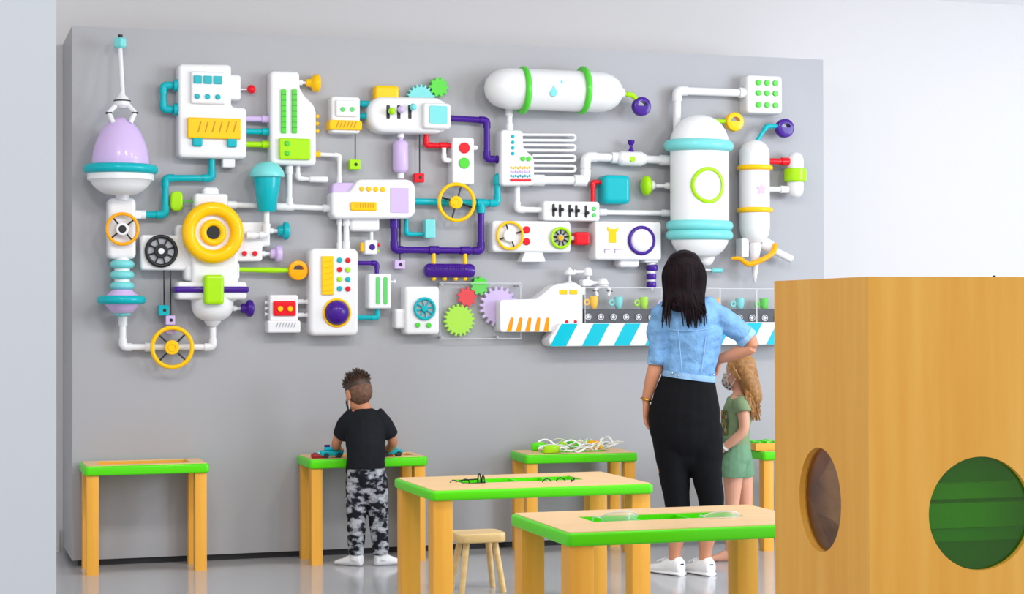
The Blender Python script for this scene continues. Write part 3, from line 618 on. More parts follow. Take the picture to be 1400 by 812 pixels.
hlathe('rod', t, 'white', 369, [(955, 1.5), (975, 1.5)], .06); hlathe('peg', t, 'aqua', 369.6, [(972.5, 2.8), (973, 3.4), (987, 3.4), (987.5, 2.8)], .06, 1, 12)
# ---- right tube tank
t = machine('slim white tube tank with two yellow rings and a lavender star', 1031, 332, 'tank', 'toy_tank')
vlathe('tank_body', t, 'white', 1031.5, [(191, 0), (191.6, 6), (194, 11.5), (199, 17), (205, 20), (211, 20.8), (312, 20.8), (320, 19.5), (327, 16.5), (332, 11.5), (332.5, 0)], .10, 1, 36)
for y in (229.7, 287.5): torus('yellow_ring', t, 'yellow', 1032, y, .10, 21.3, 3.6, 'z')
s = S(1040, 259, .18); c = P(1041, 259, .187); bm = NB()
solid(bm, rpoly([(c.x+(7.5 if k % 2 == 0 else 4.6)*s*math.sin(PI*k/5), c.z+(8.5 if k % 2 == 0 else 5)*s*math.cos(PI*k/5)) for k in range(10)], .002, 2), .15, .19, .001, 2); link('star_mark', bm, 'lavender', t)
bx('outlet_box', t, 'white', 1014, 326, 1024, 351.5, .05, .13, 1.5, 1)
vlathe('spike', t, 'white', 1032, [(328, 8.5), (338, 8.5), (350, 6.8), (376, 3.2), (386, 1.4), (387.5, 0)], .11)
s = S(1050, 340, .1); bm = NB(); add_tube(bm, [P(1040, 330, .1), P(1051, 337, .1), P(1056, 341, .1)], [9*s, 9.5*s, 8.5*s], 16); k = link('angled_outlet', bm, 'white', t)
bm = NB(); add_tube(bm, [P(1052, 339.5, .1), P(1082, 354.5, .1)], 5.2*s, 14); link('outlet_tube', bm, 'white', k)
t = thing('looping_hose', 'yellow hose wound round the spikes under the slim tube tank', 'hose', P(1030, 360, .12))
def cat(pts, n=8):
    out = []; p = [pts[0]]+pts+[pts[-1]]
    for i in range(1, len(p)-2):
        for k in range(n):
            u = k/n; a, b, c, d = p[i-1], p[i], p[i+1], p[i+2]
            out.append(.5*((2*b)+(c-a)*u+(2*a-5*b+4*c-d)*u*u+(3*b-a-3*c+d)*u**3))
    return out+[p[-2]]
bm = NB(); h = cat([P(1000, 353.3, .14), P(1011, 353.5, .15), P(1020, 359.5, .16), P(1026, 361, .165), P(1040, 356, .17), P(1052, 349.5, .165), P(1058, 343, .155), P(1060, 334, .14)])
add_tube(bm, h, [s*(2+1.6*min(1, i/16)) for i in range(len(h))], 12); link('hose', bm, 'orange', t)
pipe('turquoise bent pipe on top of the slim tube tank', 'teal', [(1033, 196), (1048.5, 172), (1068, 173)], 3, .09, True)
ring_handle('purple ring handle at the end of the turquoise bent pipe, far right', 'purple', 1075, 174.8, 12.9, .06, .05)
pipe('red pipe between the slim tube tank and the lime-banded capsule', 'red', [(1048, 220.3), (1080, 221)], 4.2, .09, False, [(1074, 220.9, 'h')])
pipe('short white pipe between the slim tube tank and the lime-banded capsule', 'white', [(1048, 258.5), (1080, 259)], 3.8, .09, False, [(1072, 258.9, 'h')])
t = thing('small_capsule', 'small white capsule with a wide lime band at the far right', 'capsule', P(1087, 270, .09))
vlathe('capsule_body', t, 'white', 1087.3, [(208, 0), (208.5, 4), (211, 8), (215, 10.5), (219, 11.3), (259, 11.3), (264, 10.3), (268, 7.5), (270.3, 3), (270.5, 0)], .09)
vlathe('lime_band', t, 'lime', 1087.3, [(230.5, 13.5), (232, 15.5), (247, 15.5), (249, 13.5)], .09)
# ---- conveyor
t = machine('white conveyor machine with slanted orange slots and two yellow windows', 740, 453, 'toy conveyor')
poly('body', t, 'white', [(683.3, 410), (733, 408.5), (741, 403), (754, 392), (762, 388), (786, 386.5), (794, 390), (797, 396), (797, 447), (762, 450), (755, 453.7), (683.3, 454)], 0, .12, [5, 8, 14, 12, 10, 10, 8, 4, 2, 8, 4, 5], 4)
for i in range(5): poly('orange_slot', t, 'slot_orange', [(698.3+i*12.2, 434), (702.5+i*12.2, 434.2), (699.5+i*12.6, 453), (692.8+i*12.6, 453)], .11, .1215, [2, 2, .3, .3], .1)
for x in (765.3, 779): bx('yellow_window', t, 'yellow', x, 396.3, x+10.6, 402.3, .11, .125, .5, .5)
for x in (775, 786.7): ball('red_light', t, 'red', x, 439.8, .12, 2.4)
bx('side_bracket', t, 'white', 795, 392, 800.5, 403, .05, .12, .8, .5)
t = thing('robot_arm', 'jointed white robot arm with a claw above the cups', 'robot arm', P(778, 387, .08))
vlathe('base', t, 'white', 778.8, [(374, 1.6), (384, 1.6), (385, 4), (387.5, 10), (390, 11)], .08)
vlathe('shoulder', t, 'white', 778.6, [(365.5, 1.5), (368, 3), (370, 6), (373, 7.8), (375.5, 7.8)], .08)
hlathe('upper_arm', t, 'white', 371.5, [(784, 4.2), (787, 2.2), (797, 2.2), (799, 4)], .08)
vlathe('elbow_joint', t, 'white', 803.5, [(365.8, 3.5), (368, 5), (373, 6.5), (376.5, 6.4)], .08); vlathe('post', t, 'white', 804, [(376, 2), (383, 2)], .08)
bx('forearm', t, 'white', 796.7, 382, 809.5, 391.5, .05, .11, 2.5, 2); hlathe('wrist', t, 'white', 386.5, [(808, 4), (812, 2), (818, 2)], .08)
k = vlathe('hand_dome', t, 'white', 824, [(380.5, 3), (382.5, 6), (386.5, 8), (391.5, 8)], .08); vlathe('hand_band', k, 'black', 824, [(388.8, 8.2), (390, 8.2)], .08)
s = S(824, 395, .08)
for sx in (-1, 1):
    bm = NB(); add_tube(bm, fillet([P(824+sx*3.5, 390, .08), P(824+sx*10, 396.5, .08), P(824+sx*7.5, 404.5, .085)], .003, 2), 2.4*s, 8); k = link('claw_finger', bm, 'white', t)
    bm = NB(); add_tube(bm, [P(824+sx*9.6-3.2, 397.6, .08), P(824+sx*9.6+3.2, 398.2, .08)], 1*s, 8, flat=2.8); link('finger_joint', bm, 'black', k)
t = thing('conveyor_belt', 'black conveyor belt with white rollers above the striped rail', 'conveyor belt', P(930, 440, .05))
bx('belt', t, 'belt', 797, 422.5, 1076, 441, 0, .115, 2, 1.5)
for i in range(16):
    x = 804.3+17.25*i; y = 433.2+.10*i; k = dot('roller', t, 'belt', x, y, 4.8, .10, .124, .8); torus('roller_ring', k, 'white', x, y, .124, 3.9, .55, 'y'); dot('roller_cap', k, 'white', x, y, 2.3, .11, .127, .5, 14)
t = thing('striped_rail', 'white conveyor rail with slanted turquoise stripes', 'rail', P(900, 472, 0))
za, zb = P(900, 441, .15).z, P(900, 472.5, .15).z; x0 = P(752, 470, .15).x; x1 = P(1085, 470, .15).x; xt = P(768, 441, .15).x; bm = NB()
solid(bm, rpoly([(x0-.035, zb), (x1, zb), (x1, za), (xt-.01, za)], [.03, .01, .01, .03]), .02, .15, .006, 3); link('rail_body', bm, 'white', t)
px = P(795.5, 471, .15).x-P(751.8, 471, .15).x; slx = xt-x0
for i in range(8):
    a = x0+px*i; b = a+px*.5
    if b+slx > x1: continue
    bm = NB(); solid(bm, [Vector((a, zb+.002)), Vector((b, zb+.002)), Vector((b+slx, za-.004)), Vector((a+slx, za-.004))], .145, .152, 0); link('stripe', bm, 'cyan', t)
def toy_cup(x, m, label, y0=405, y1=422):
    t = thing('toy_mug', label, 'cup', P(x, y1, .075), 'cups riding on the conveyor belt')
    k = vlathe('mug_body', t, m, x, [(y0, 5.6), (y0+.4, 6.2), (y0+8, 6.1), (y0+13, 5), (y1-.6, 3.8), (y1, 3)], .075, 1, 20); torus('mug_handle', t, m, x-9.2, y0+8.2, .075, 3.3, 1.5, 'y'); return t
for x, m, nm, dy in ((811.5, 'yellow', 'yellow toy mug on the conveyor belt nearest the white machine', 0), (845.5, 'aqua', 'pale blue toy mug second from the white conveyor machine', .5), (880, 'lime', 'lime toy mug on the belt, left of the woman', 1), (912.5, 'lavender', 'lavender toy mug on the belt half hidden by the woman', 1.5), (979, 'orange', 'pale orange toy mug on the belt right of the woman', 2), (1011.5, 'aqua', 'pale blue toy mug on the belt right of the woman', 2.5), (1044.5, 'green', 'green toy mug at the right end of the visible belt', 3)):
    toy_cup(x, m, nm, 405+dy, 422.6+dy*.2)
t = thing('acrylic_guard', 'long clear acrylic screen in front of the conveyor belt and mugs', 'guard', P(930, 441, .16))
for x0, x1 in ((800, 905), (906, 984), (985, 1034), (1035, 1082)): k = bx('sheet', t, 'acrylic', x0, 393.5+(x0-800)*.006, x1, 444, .134, .139, .5, 0); pane_edge(k, x0, 393.5+(x0-800)*.006, x1, 444, .1365)
# ================================================================== the room
def box(bm, x0, y0, z0, x1, y1, z1):
    v = [bm.verts.new((x, y, z)) for x in (x0, x1) for y in (y0, y1) for z in (z0, z1)]
    for f in ((0, 1, 3, 2), (4, 6, 7, 5), (0, 4, 5, 1), (2, 3, 7, 6), (0, 2, 6, 4), (1, 5, 7, 3)): bm.faces.new([v[i] for i in f])
PX0, PX1, PH, PT = .726, 5.148, 2.863, .69
m = mat('floor_epoxy', (182, 182, 186), rough=.13, spec=.5, bump=.02, bscale=6)
bm = NB(); box(bm, -4, -9.5, -.1, 9, PT+.2, 0); struct('floor', bm, 'floor_epoxy')
bm = NB(); box(bm, -4, PT, 0, 9, PT+.2, 3.4); struct('wall_back', bm, 'wall_white')
bm = NB(); box(bm, PX0, 0, .035, PX1, PT-.002, PH); struct('wall_display', bm, 'display_grey')
bm = NB(); box(bm, PX0+.03, .03, 0, PX1-.03, PT-.002, .035); struct('baseboard_display', bm, 'dark')
bm = NB(); box(bm, -4, PT-.02, 0, PX0-.02, PT, .12); struct('baseboard_back', bm, 'skirting')
bm = NB(); box(bm, -4, -3.2, 3.395, 9, PT+.2, 3.5); struct('ceiling', bm, 'ceiling_white')
q = P(77, 406, 5.4); bm = NB(); box(bm, q.x-2.2, -5.4, 0, q.x, -5.15, 3.39); struct('wall_left', bm, 'column_white')
# ------------------------------------------------------------------ tables
def slab(bm, outer, hole, z0, z1, bev=0, nb=3):     # level slab, outlines in (x, y), optional hole
    rings = [[(q, z0+bev) for q in outer]] if bev else []
    L = [(inset(outer, bev) if bev else outer, z0)]
    if bev:
        for k in range(1, nb+1): a = PI/2*k/nb; L.append((inset(outer, bev*(1-math.sin(a))), z0+bev*(1-math.cos(a))))
        for k in range(nb+1): a = PI/2*k/nb; L.append((inset(outer, bev*(1-math.cos(a))) if k else outer, z1-bev+bev*math.sin(a)))
    else: L.append((outer, z1))
    V = [[bm.verts.new((q.x, q.y, z)) for q in pp] for pp, z in L]; n = len(outer)
    for a, b in zip(V, V[1:]):
        for i in range(n): bm.faces.new((a[i], a[(i+1) % n], b[(i+1) % n], b[i]))
    if not hole: bm.faces.new(V[-1]); bm.faces.new(V[0][::-1]); return
    h0 = [bm.verts.new((q.x, q.y, z0)) for q in hole]; h1 = [bm.verts.new((q.x, q.y, z1)) for q in hole]; k = len(hole)
    for i in range(k): bm.faces.new((h1[i], h1[(i+1) % k], h0[(i+1) % k], h0[i]))
    for A, B in ((V[-1], h1), (V[0], h0)):
        es = []
        for R in (A, B):
            for i in range(len(R)): es.append(bm.edges.get((R[i], R[(i+1) % len(R)])) or bm.edges.new((R[i], R[(i+1) % len(R)])))
        bmesh.ops.triangle_fill(bm, use_beauty=True, edges=es)
def vrect(x0, y0, x1, y1): return [Vector(q) for q in ((x0, y0), (x1, y0), (x1, y1), (x0, y1))]
def spin(o, base, rot):
    o.rotation_euler.z = rot
def table(label, x0, yf, w, dp, z, th=.052, leg=.062, hole=(.2, .28, .8, .72), tray='table_green', n=1, rot=0, name='activity_table'):
    """front left corner (x0, yf); built level and square, then turned about that corner"""
    t = thing(name, label, 'table', (x0, yf, 0), 'green-edged activity tables'); x1, yb = x0+w, yf+dp
    hx0, hy0, hx1, hy1 = x0+w*hole[0], yf+dp*hole[1], x0+w*hole[2], yf+dp*hole[3]; hr = vrect(hx0, hy0, hx1, hy1)
    bm = NB(); slab(bm, rpoly(vrect(x0, yf, x1, yb), .022, 5), hr, z-th, z-.003, .010); link('green_edge', bm, 'table_green', t)
    bm = NB(); slab(bm, rpoly(vrect(x0+.012, yf+.012, x1-.012, yb-.012), .014, 5), hr, z-.0035, z, 0); link('tabletop', bm, 'top_wood', t)
    bm = NB(); e = .006
    for a in ((hx0, hy0, hx1, hy0+e), (hx0, hy1-e, hx1, hy1), (hx0, hy0+e, hx0+e, hy1-e), (hx1-e, hy0+e, hx1, hy1-e)): box(bm, a[0], a[1], z-.05, a[2], a[3], z-.004)
    box(bm, hx0, hy0, z-.056, hx1, hy1, z-.049); tr = link('tray', bm, tray, t, False)
    for i in range(1, n):
        bm = NB(); c = hx0+(hx1-hx0)*i/n; box(bm, c-.005, hy0+.005, z-.05, c+.005, hy1-.005, z-.006); link('divider', bm, tray, tr, False)
    for a, b in ((x0+.012, yf+.015), (x1-.012-leg, yf+.015), (x0+.012, yb-.015-leg), (x1-.012-leg, yb-.015-leg)):
        bm = NB(); solid_leg = rpoly(vrect(a, b, a+leg, b+leg), .004, 2); slab(bm, solid_leg, None, 0, z-th+.002, 0); link('leg', bm, 'leg_wood', t)
    t.rotation_euler.z = rot; return t
table('small green-edged wooden table with an empty wooden tray, left of the boy', .76, -.36, .637, .345, .56, hole=(.13, .2, .86, .82), tray='tray_wood')
table('small green-edged wooden table where the boy stands playing', 1.922, -.375, .65, .36, .565, hole=(.25, .3, .92, .75), tray='tray_wood')
table('small green-edged wooden table heaped with white straps by the grey wall', 3.115, -.40, .65, .36, .56, hole=(.2, .3, .8, .7), rot=-.06)
table('green-edged wooden table behind the girl', 4.44, -.62, .63, .36, .56, hole=(.6, .4, .9, .7))
table('larger green-edged table in the middle with black wire frames in its green tray', 1.985, -2.58, .995, .64, .60, .045, .085, (.215, .42, .775, .74), 'table_green', 4)
table('larger green-edged table nearest the camera with clear goggles in its green tray', 2.03, -4.13, .962, .65, .60, .048, .088, (.20, .42, .80, .70), 'table_green', 3, -.012)
# ------------------------------------------------------------------ stool
t = thing('child_stool', 'small pale wooden stool with splayed legs behind the middle table', 'stool', (2.55, -1.45, 0))
c = Vector((2.545, -1.47)); bm = NB(); zs = .285
slab(bm, rpoly([c+Vector(q) for q in ((-.15, -.10), (.095, -.10), (.095, .10), (-.15, .10))], .045, 6), None, zs-.045, zs, .008); link('seat', bm, 'stool_wood', t)
for sx, sy in ((-1, -1), (1, -1), (-1, 1), (1, 1)):
    bm = NB(); add_tube(bm, [Vector((c.x-.028+sx*.07, c.y+sy*.055, zs-.04)), Vector((c.x-.028+sx*.105, c.y+sy*.09, 0))], [.016, .0145], 12); link('leg', bm, 'stool_wood', t)
# ------------------------------------------------------------------ big wooden box on the right
cx, cy = 2.222, -5.822; ux = Vector((math.cos(-.072), math.sin(-.072), 0)); uy = Vector((-ux.y, ux.x, 0)); LB, HB, TW = .617, 1.421, .02
t = thing('peephole_box', 'tall light wooden box with round viewing holes at the right', 'box', (cx, cy, 0))
def panel_hole(o, u, nin, L, hc, hz, R, name, m):      # upright board from o along u, thickness along nin
    bm = NB(); out = [(0, 0), (L, 0), (L, HB), (0, HB)]; k = 56
    hole = [(hc+R*math.cos(2*PI*i/k), hz+R*math.sin(2*PI*i/k)) for i in range(k)] if R else []
    def put(q, d): return bm.verts.new(o+u*q[0]+Vector((0, 0, q[1]))+nin*d)
    A = [put(q, 0) for q in out]; B = [put(q, TW) for q in out]
    for i in range(4): bm.faces.new((A[i], A[(i+1) % 4], B[(i+1) % 4], B[i]))
    if R:
        a = [put(q, 0) for q in hole]; b = [put(q, TW) for q in hole]
        for i in range(k): bm.faces.new((a[i], a[(i+1) % k], b[(i+1) % k], b[i]))
        for X, Y in ((A, a), (B, b)):
            es = []
            for Q in (X, Y):
                for i in range(len(Q)): es.append(bm.edges.get((Q[i], Q[(i+1) % len(Q)])) or bm.edges.new((Q[i], Q[(i+1) % len(Q)])))
            bmesh.ops.triangle_fill(bm, use_beauty=True, edges=es)
    else: bm.faces.new(A); bm.faces.new(B[::-1])
    return link(name, bm, m, t, True, 20)
o = Vector((cx, cy, 0)); HZ, HR = .838, .143
fr = panel_hole(o, ux, uy, LB, .304, HZ-.013, HR, 'front_panel', 'cube_wood')
lf = panel_hole(o+uy*TW, uy, ux, LB-TW, .285, HZ, .137, 'side_panel', 'cube_wood')
panel_hole(o+ux*(LB-TW)+uy*TW, uy, ux, LB-TW, 0, 0, 0, 'side_panel', 'cube_wood')
panel_hole(o+uy*(LB-TW)+ux*TW, ux, uy, LB-2*TW, 0, 0, 0, 'back_panel', 'cube_wood')
# dark middle partition, crumpled brown paper behind the side hole, green slats behind the front hole
bm = NB(); random.seed(11); g = []
for i in range(7):
    row = []
    for j in range(7):
        q = o+ux*(TW+.03+random.uniform(0, .13))+uy*(TW+.05+.50*i/6)+Vector((0, 0, HZ-.25+.5*j/6))+uy*random.uniform(-.03, .03)+Vector((0, 0, random.uniform(-.03, .03))); row.append(bm.verts.new(q))
    g.append(row)
for i in range(6):
    for j in range(6):
        a, b, c2, d2 = g[i][j], g[i+1][j], g[i+1][j+1], g[i][j+1]
        if random.random() < .5: bm.faces.new((a, b, c2)); bm.faces.new((a, c2, d2))
        else: bm.faces.new((a, b, d2)); bm.faces.new((b, c2, d2))
mat('kraft', (232, 186, 128), rough=.8, var=.12, vscale=8)
bmesh.ops.solidify(bm, geom=bm.faces[:], thickness=.003)
pp = link('kraft_paper', bm, 'kraft', None, False); tag(pp, 'crumpled brown paper seen through the side hole of the tall wooden box', 'paper')
glassy('smoke_pane', (60, 60, 55), alpha=.03, rough=.05, tint=(250, 248, 244))
def disc_pane(par, o, u, nin, hc, hz, R, dist, name, m):
    bm = NB(); k = 40; A = [bm.verts.new(o+u*(hc+R*math.cos(2*PI*i/k))+Vector((0, 0, hz+R*math.sin(2*PI*i/k)))+nin*dist) for i in range(k)]; B = [bm.verts.new(v.co+nin*.003) for v in A]
    bm.faces.new(A); bm.faces.new(B[::-1])
    for i in range(k): bm.faces.new((A[i], A[(i+1) % k], B[(i+1) % k], B[i]))
    return link(name, bm, m, par)
disc_pane(lf, o+uy*TW, uy, ux, .285, HZ, .137, TW*.75, 'smoked_pane', 'smoke_pane')
glassy('green_acrylic', (70, 150, 10), alpha=.16, rough=.05, tint=(196, 232, 40))
disc_pane(fr, o, ux, uy, .304, HZ-.013, HR, TW*.75, 'green_pane', 'green_acrylic')
mat('slat_green', (150, 226, 30), rough=.3, coat=.3); mat('deep_green', (70, 160, 20), rough=.35)
bm = NB()
def obox(a0, b0, z0, a1, b1, z1):
    v = [bm.verts.new(o+ux*a+uy*b+Vector((0, 0, z))) for a in (a0, a1) for b in (b0, b1) for z in (z0, z1)]
    for f in ((0, 1, 3, 2), (4, 6, 7, 5), (0, 4, 5, 1), (2, 3, 7, 6), (0, 2, 6, 4), (1, 5, 7, 3)): bm.faces.new([v[i] for i in f])
obox(.19, .16, HZ-.3, LB-.03, .17, HZ+.3); bk = link('inner_board', bm, 'deep_green', t, False)
for z0, z1, m, dd in ((HZ+.012, HZ+.052, 'slat_green', .12), (HZ-.062, HZ+.002, 'slat_green', .11), (HZ-.098, HZ-.066, 'table_green', .13)):
    bm = NB(); obox(.19, dd, z0, LB-.03, .16, z1); link('inner_slat', bm, m, bk, False)
q = o+ux*.35+uy*.01; bm = NB(); slab(bm, circ((q.x, q.y), .004, 12), None, HB-.004, HB+.004, 0); link('peg', bm, 'black', t)
# ------------------------------------------------------------------ things on the tables
mat('strap', (244, 244, 240), rough=.6)
random.seed(9); ZT = .56
def strap_loop(c, a, L, w, lift, label):
    bm = NB(); dx = Vector((math.cos(a), math.sin(a), 0)); dy = Vector((-dx.y, dx.x, 0)); n = 22; R = []
    for i in range(n):
        u = 2*PI*i/n; q = c+dx*(L*math.cos(u))+dy*(w*math.sin(u)*(1+.3*math.cos(u)))+Vector((0, 0, lift*(.5+.5*math.cos(u+1))+.004*(1+math.sin(3*u))))
        t2 = (-dx*(L*math.sin(u))+dy*(w*math.cos(u))).normalized(); sd = Vector((t2.y, -t2.x, .7)).normalized()
        R.append([bm.verts.new(q+sd*(.006*e)+t2.cross(sd)*(.0012*g2)) for e, g2 in ((-1, -1), (1, -1), (1, 1), (-1, 1))])
    for i in range(n):
        for j in range(4): bm.faces.new((R[i][j], R[(i+1) % n][j], R[(i+1) % n][(j+1) % 4], R[i][(j+1) % 4]))
    return tag(link('strap_loop', bm, 'strap', None), label, 'strap', 'white strap loops heaped on the small table')
base = [(742, 613), (748, 610), (798, 609), (819, 612), (752, 612), (765, 611), (776, 610), (783, 611), (790, 608), (800, 612), (806, 607), (815, 609), (822, 607), (830, 611), (838, 610), (758, 609), (796, 617), (770, 614), (811, 613), (786, 614)]
for i, (x, y) in enumerate(base):
    q = G(x, y+5, ZT); q.z = ZT+.004+random.uniform(0, .015)
    strap_loop(q, random.uniform(0, PI), random.uniform(.045, .085), random.uniform(.012, .024), random.uniform(.01, .06), 'white looped strap in the tangled heap on the small table by the wall')
def green_case(x, y, a, m, label):
    q = G(x, y+3.5, ZT); t = thing('toy_visor', label, 'visor', (q.x, q.y, ZT), 'green visors among the white straps'); bm = NB()
    pts = [Vector((.05*math.cos(u)*(1.0), .022*math.sin(u))) for u in [2*PI*i/20 for i in range(20)]]
    ca, sa = math.cos(a), math.sin(a); pts = [Vector((q.x+p.x*ca-p.y*sa, q.y+p.x*sa+p.y*ca)) for p in pts]
    slab(bm, pts, None, ZT+.001, ZT+.042, .007); link('visor_body', bm, m, t)
    bm = NB(); r2 = [Vector((q.x+(p.x-q.x)*.6, q.y+(p.y-q.y)*.6)) for p in pts]; slab(bm, r2, None, ZT+.041, ZT+.046, .002); link('visor_window', bm, 'lime' if m != 'yellow' else 'orange', t)
for x, y, a, m, nm in ((737, 612, .3, 'table_green', 'green visor at the left end of the strap heap'), (754, 616, .1, 'lime', 'lime visor in front of the strap heap'), (769, 611, 1, 'lime', 'lime visor under the straps left of the middle of the heap'), (784, 609, 2, 'table_green', 'green visor under the middle of the strap heap'), (803, 609, .2, 'table_green', 'green visor beside the yellow one in the strap heap'), (812, 610, -.6, 'yellow', 'yellow visor among the white straps')):
    green_case(x, y, a, m, nm)
# the boy's toys
def blocky(name, label, cat, q, parts, rot=0):
    t = thing(name, label, cat, q)
    for nm, m, x0, y0, z0, x1, y1, z1 in parts:
        bm = NB(); slab(bm, rpoly(vrect(q[0]+x0, q[1]+y0, q[0]+x1, q[1]+y1), min(.012, (x1-x0)*.3, (y1-y0)*.3), 4), None, q[2]+z0, q[2]+z1, min(.006, (z1-z0)*.3)); link(nm, bm, m, t)
    t.rotation_euler.z = rot; return t
ZB = .566
mat('dark_red', (150, 22, 26), rough=.35)
q = G(437, 626, ZB); blocky('toy_block', 'dark red toy block at the front left of the boy\'s table', 'toy', (q.x, q.y, ZB), [('block_body', 'dark_red', -.045, -.025, 0, .045, .025, .022), ('block_stud', 'dark_red', -.035, -.015, .022, -.01, .015, .028), ('block_stud', 'dark_red', .01, -.015, .022, .035, .015, .028)])
q = G(456, 625.5, ZB); q.y -= .05; t = blocky('toy_vehicle', 'turquoise toy vehicle with a purple top under the boy\'s left hand', 'toy', (q.x, q.y+.05, ZB), [('chassis', 'teal', -.075, -.03, .012, .05, .03, .04), ('cabin', 'cyan', -.05, -.025, .04, .03, .025, .058), ('purple_top', 'purple', -.05, -.015, .058, -.02, .015, .07), ('side_wing', 'aqua', -.09, -.02, .02, -.075, .02, .034)])
for x in (-.045, .025):
    bm = NB(); add_tube(bm, [Vector((q.x+x, q.y+.05-.036, ZB+.014)), Vector((q.x+x, q.y+.05+.036, ZB+.014))], .014, 14); link('toy_wheel', bm, 'dark', t)
q = G(535, 623.5, ZB); q.y -= .04; t = blocky('toy_vehicle', 'turquoise toy car at the right of the boy\'s table', 'toy', (q.x, q.y+.04, ZB), [('chassis', 'teal', -.06, -.03, .012, .06, .03, .036), ('cabin', 'cyan', -.035, -.024, .036, .03, .024, .052)])
for x in (-.035, .035):
    bm = NB(); add_tube(bm, [Vector((q.x+x, q.y+.04-.036, ZB+.014)), Vector((q.x+x, q.y+.04+.036, ZB+.014))], .014, 14); link('toy_wheel', bm, 'dark', t)
# wire glasses on the middle table
def specs(label, x, y, z, k, m, rot, tilt=0, lens=None):
    q = G(x, y, .60); t = thing('toy_glasses', label, 'glasses', (q.x, q.y, z)); R = .022*k
    for sx in (-1, 1):
        c = Vector((q.x+sx*R*1.25, q.y, z+R)); bm = NB(); add_torus(bm, c, Vector((0, -1, 0)), R, .0018*k, 24, 8); f = link('rim', bm, m, t)
        bm = NB(); add_tube(bm, fillet([c+Vector((sx*R, 0, R*.3)), c+Vector((sx*R*1.05, .045*k, R*.2)), c+Vector((sx*R, .065*k, -R*.8))], .01), .0017*k, 8); link('temple', bm, m, t)
        if lens: bm = NB(); add_lathe(bm, c+Vector((0, .001, 0)), Vector((0, -1, 0)), [(0, R), (.002, R)], 20); link('lens', bm, lens, f)
    bm = NB(); add_tube(bm, [Vector((q.x-R*.3, q.y, z+R*1.2)), Vector((q.x, q.y, z+R*1.4)), Vector((q.x+R*.3, q.y, z+R*1.2))], .0017*k, 8); link('bridge', bm, m, t)
    t.rotation_euler.z = rot; return t
zt = .552
specs('black wire glasses at the left end of the middle table tray', 628, 658.5, zt, 1.3, 'black', .5); specs('black wire glasses standing edge-on second from the left in the middle table tray', 658, 658, zt, 1.75, 'black', 1.45)
specs('black wire glasses third from the left in the middle table tray', 757, 658, zt, 1.4, 'black', .35); specs('black wire glasses at the right end of the middle table tray', 783, 657.5, zt, 1.3, 'black', 1.1)
# clear goggles on the nearest table
def goggles(label, x, y, z, w, rot):
    q = G(x, y, .60); t = thing('safety_goggles', label, 'goggles', (q.x, q.y, z)); h = w*.56; n = 24; bm = NB(); R = []
    for i in range(n+1):
        u = -1+2*i/n; xx = u*w/2; yy = .3*w*u*u; top = h*(1-.25*abs(u)**3); bot = h*.42*max(0, 1-abs(u)*3.2)+.004
        R.append([bm.verts.new((q.x+xx, q.y+yy+dd, z+zz)) for dd, zz in ((0, bot), (0, top), (.0025, top), (.0025, bot))])
    for a, b in zip(R, R[1:]):
        for j in range(4): bm.faces.new((a[j], b[j], b[(j+1) % 4], a[(j+1) % 4]))
    bm.faces.new(R[0]); bm.faces.new(R[-1][::-1]); lens = link('lens', bm, 'goggle_clear', t)
    bm = NB(); add_tube(bm, [Vector((q.x+u*w/2, q.y+.3*w*u*u, z+h*(1-.25*abs(u)**3))) for u in [-1+i/10 for i in range(21)]], .0028, 8); link('brow_rim', bm, 'frosted', t)
    for sx in (-1, 1):
        bm = NB(); add_tube(bm, fillet([Vector((q.x+sx*w/2, q.y+.3*w, z+h*.7)), Vector((q.x+sx*w*.52, q.y+w*.75, z+h*.7)), Vector((q.x+sx*w*.48, q.y+w*1.0, z+.004))], .02), .0035, 8); link('temple', bm, 'frosted', t)
    t.rotation_euler.z = rot; return t
goggles('clear safety goggles at the left end of the nearest table tray', 853, 711.5, .553, .14, .04); goggles('clear safety goggles at the right end of the nearest table tray', 992, 709, .553, .13, -.12)
# tray of green pieces on the table behind the girl
q = G(1050, 616, .56); t = thing('parts_tray', 'yellow wooden tray of green pieces on the table behind the girl', 'tray', (q.x, q.y+.05, .56)); c = Vector((q.x+.03, q.y+.1))
bm = NB(); slab(bm, vrect(c.x-.10, c.y-.09, c.x+.16, c.y+.09), vrect(c.x-.09, c.y-.08, c.x+.15, c.y+.08), .561, .60); link('tray_rim', bm, 'tray_wood', t, False)
bm = NB(); slab(bm, vrect(c.x-.09, c.y-.08, c.x+.15, c.y+.08), None, .561, .57); link('tray_base', bm, 'tray_wood', t, False)
random.seed(5)
for i in range(12):
    x, y = c.x-.07+(i % 4)*.055, c.y-.055+(i//4)*.055; g2 = NB()
    slab(g2, rpoly([Vector((x+.024*math.cos(a+i), y+.024*math.sin(a+i))) for a in (0, 1.57, 3.14, 4.71)], .008, 3), None, .5705, .60+random.uniform(0, .015), .004)
    tag(link('green_piece', g2, 'table_green' if i % 3 else 'green', None), 'green toy piece lying in the yellow tray behind the girl', 'toy piece', 'green pieces in the yellow tray')
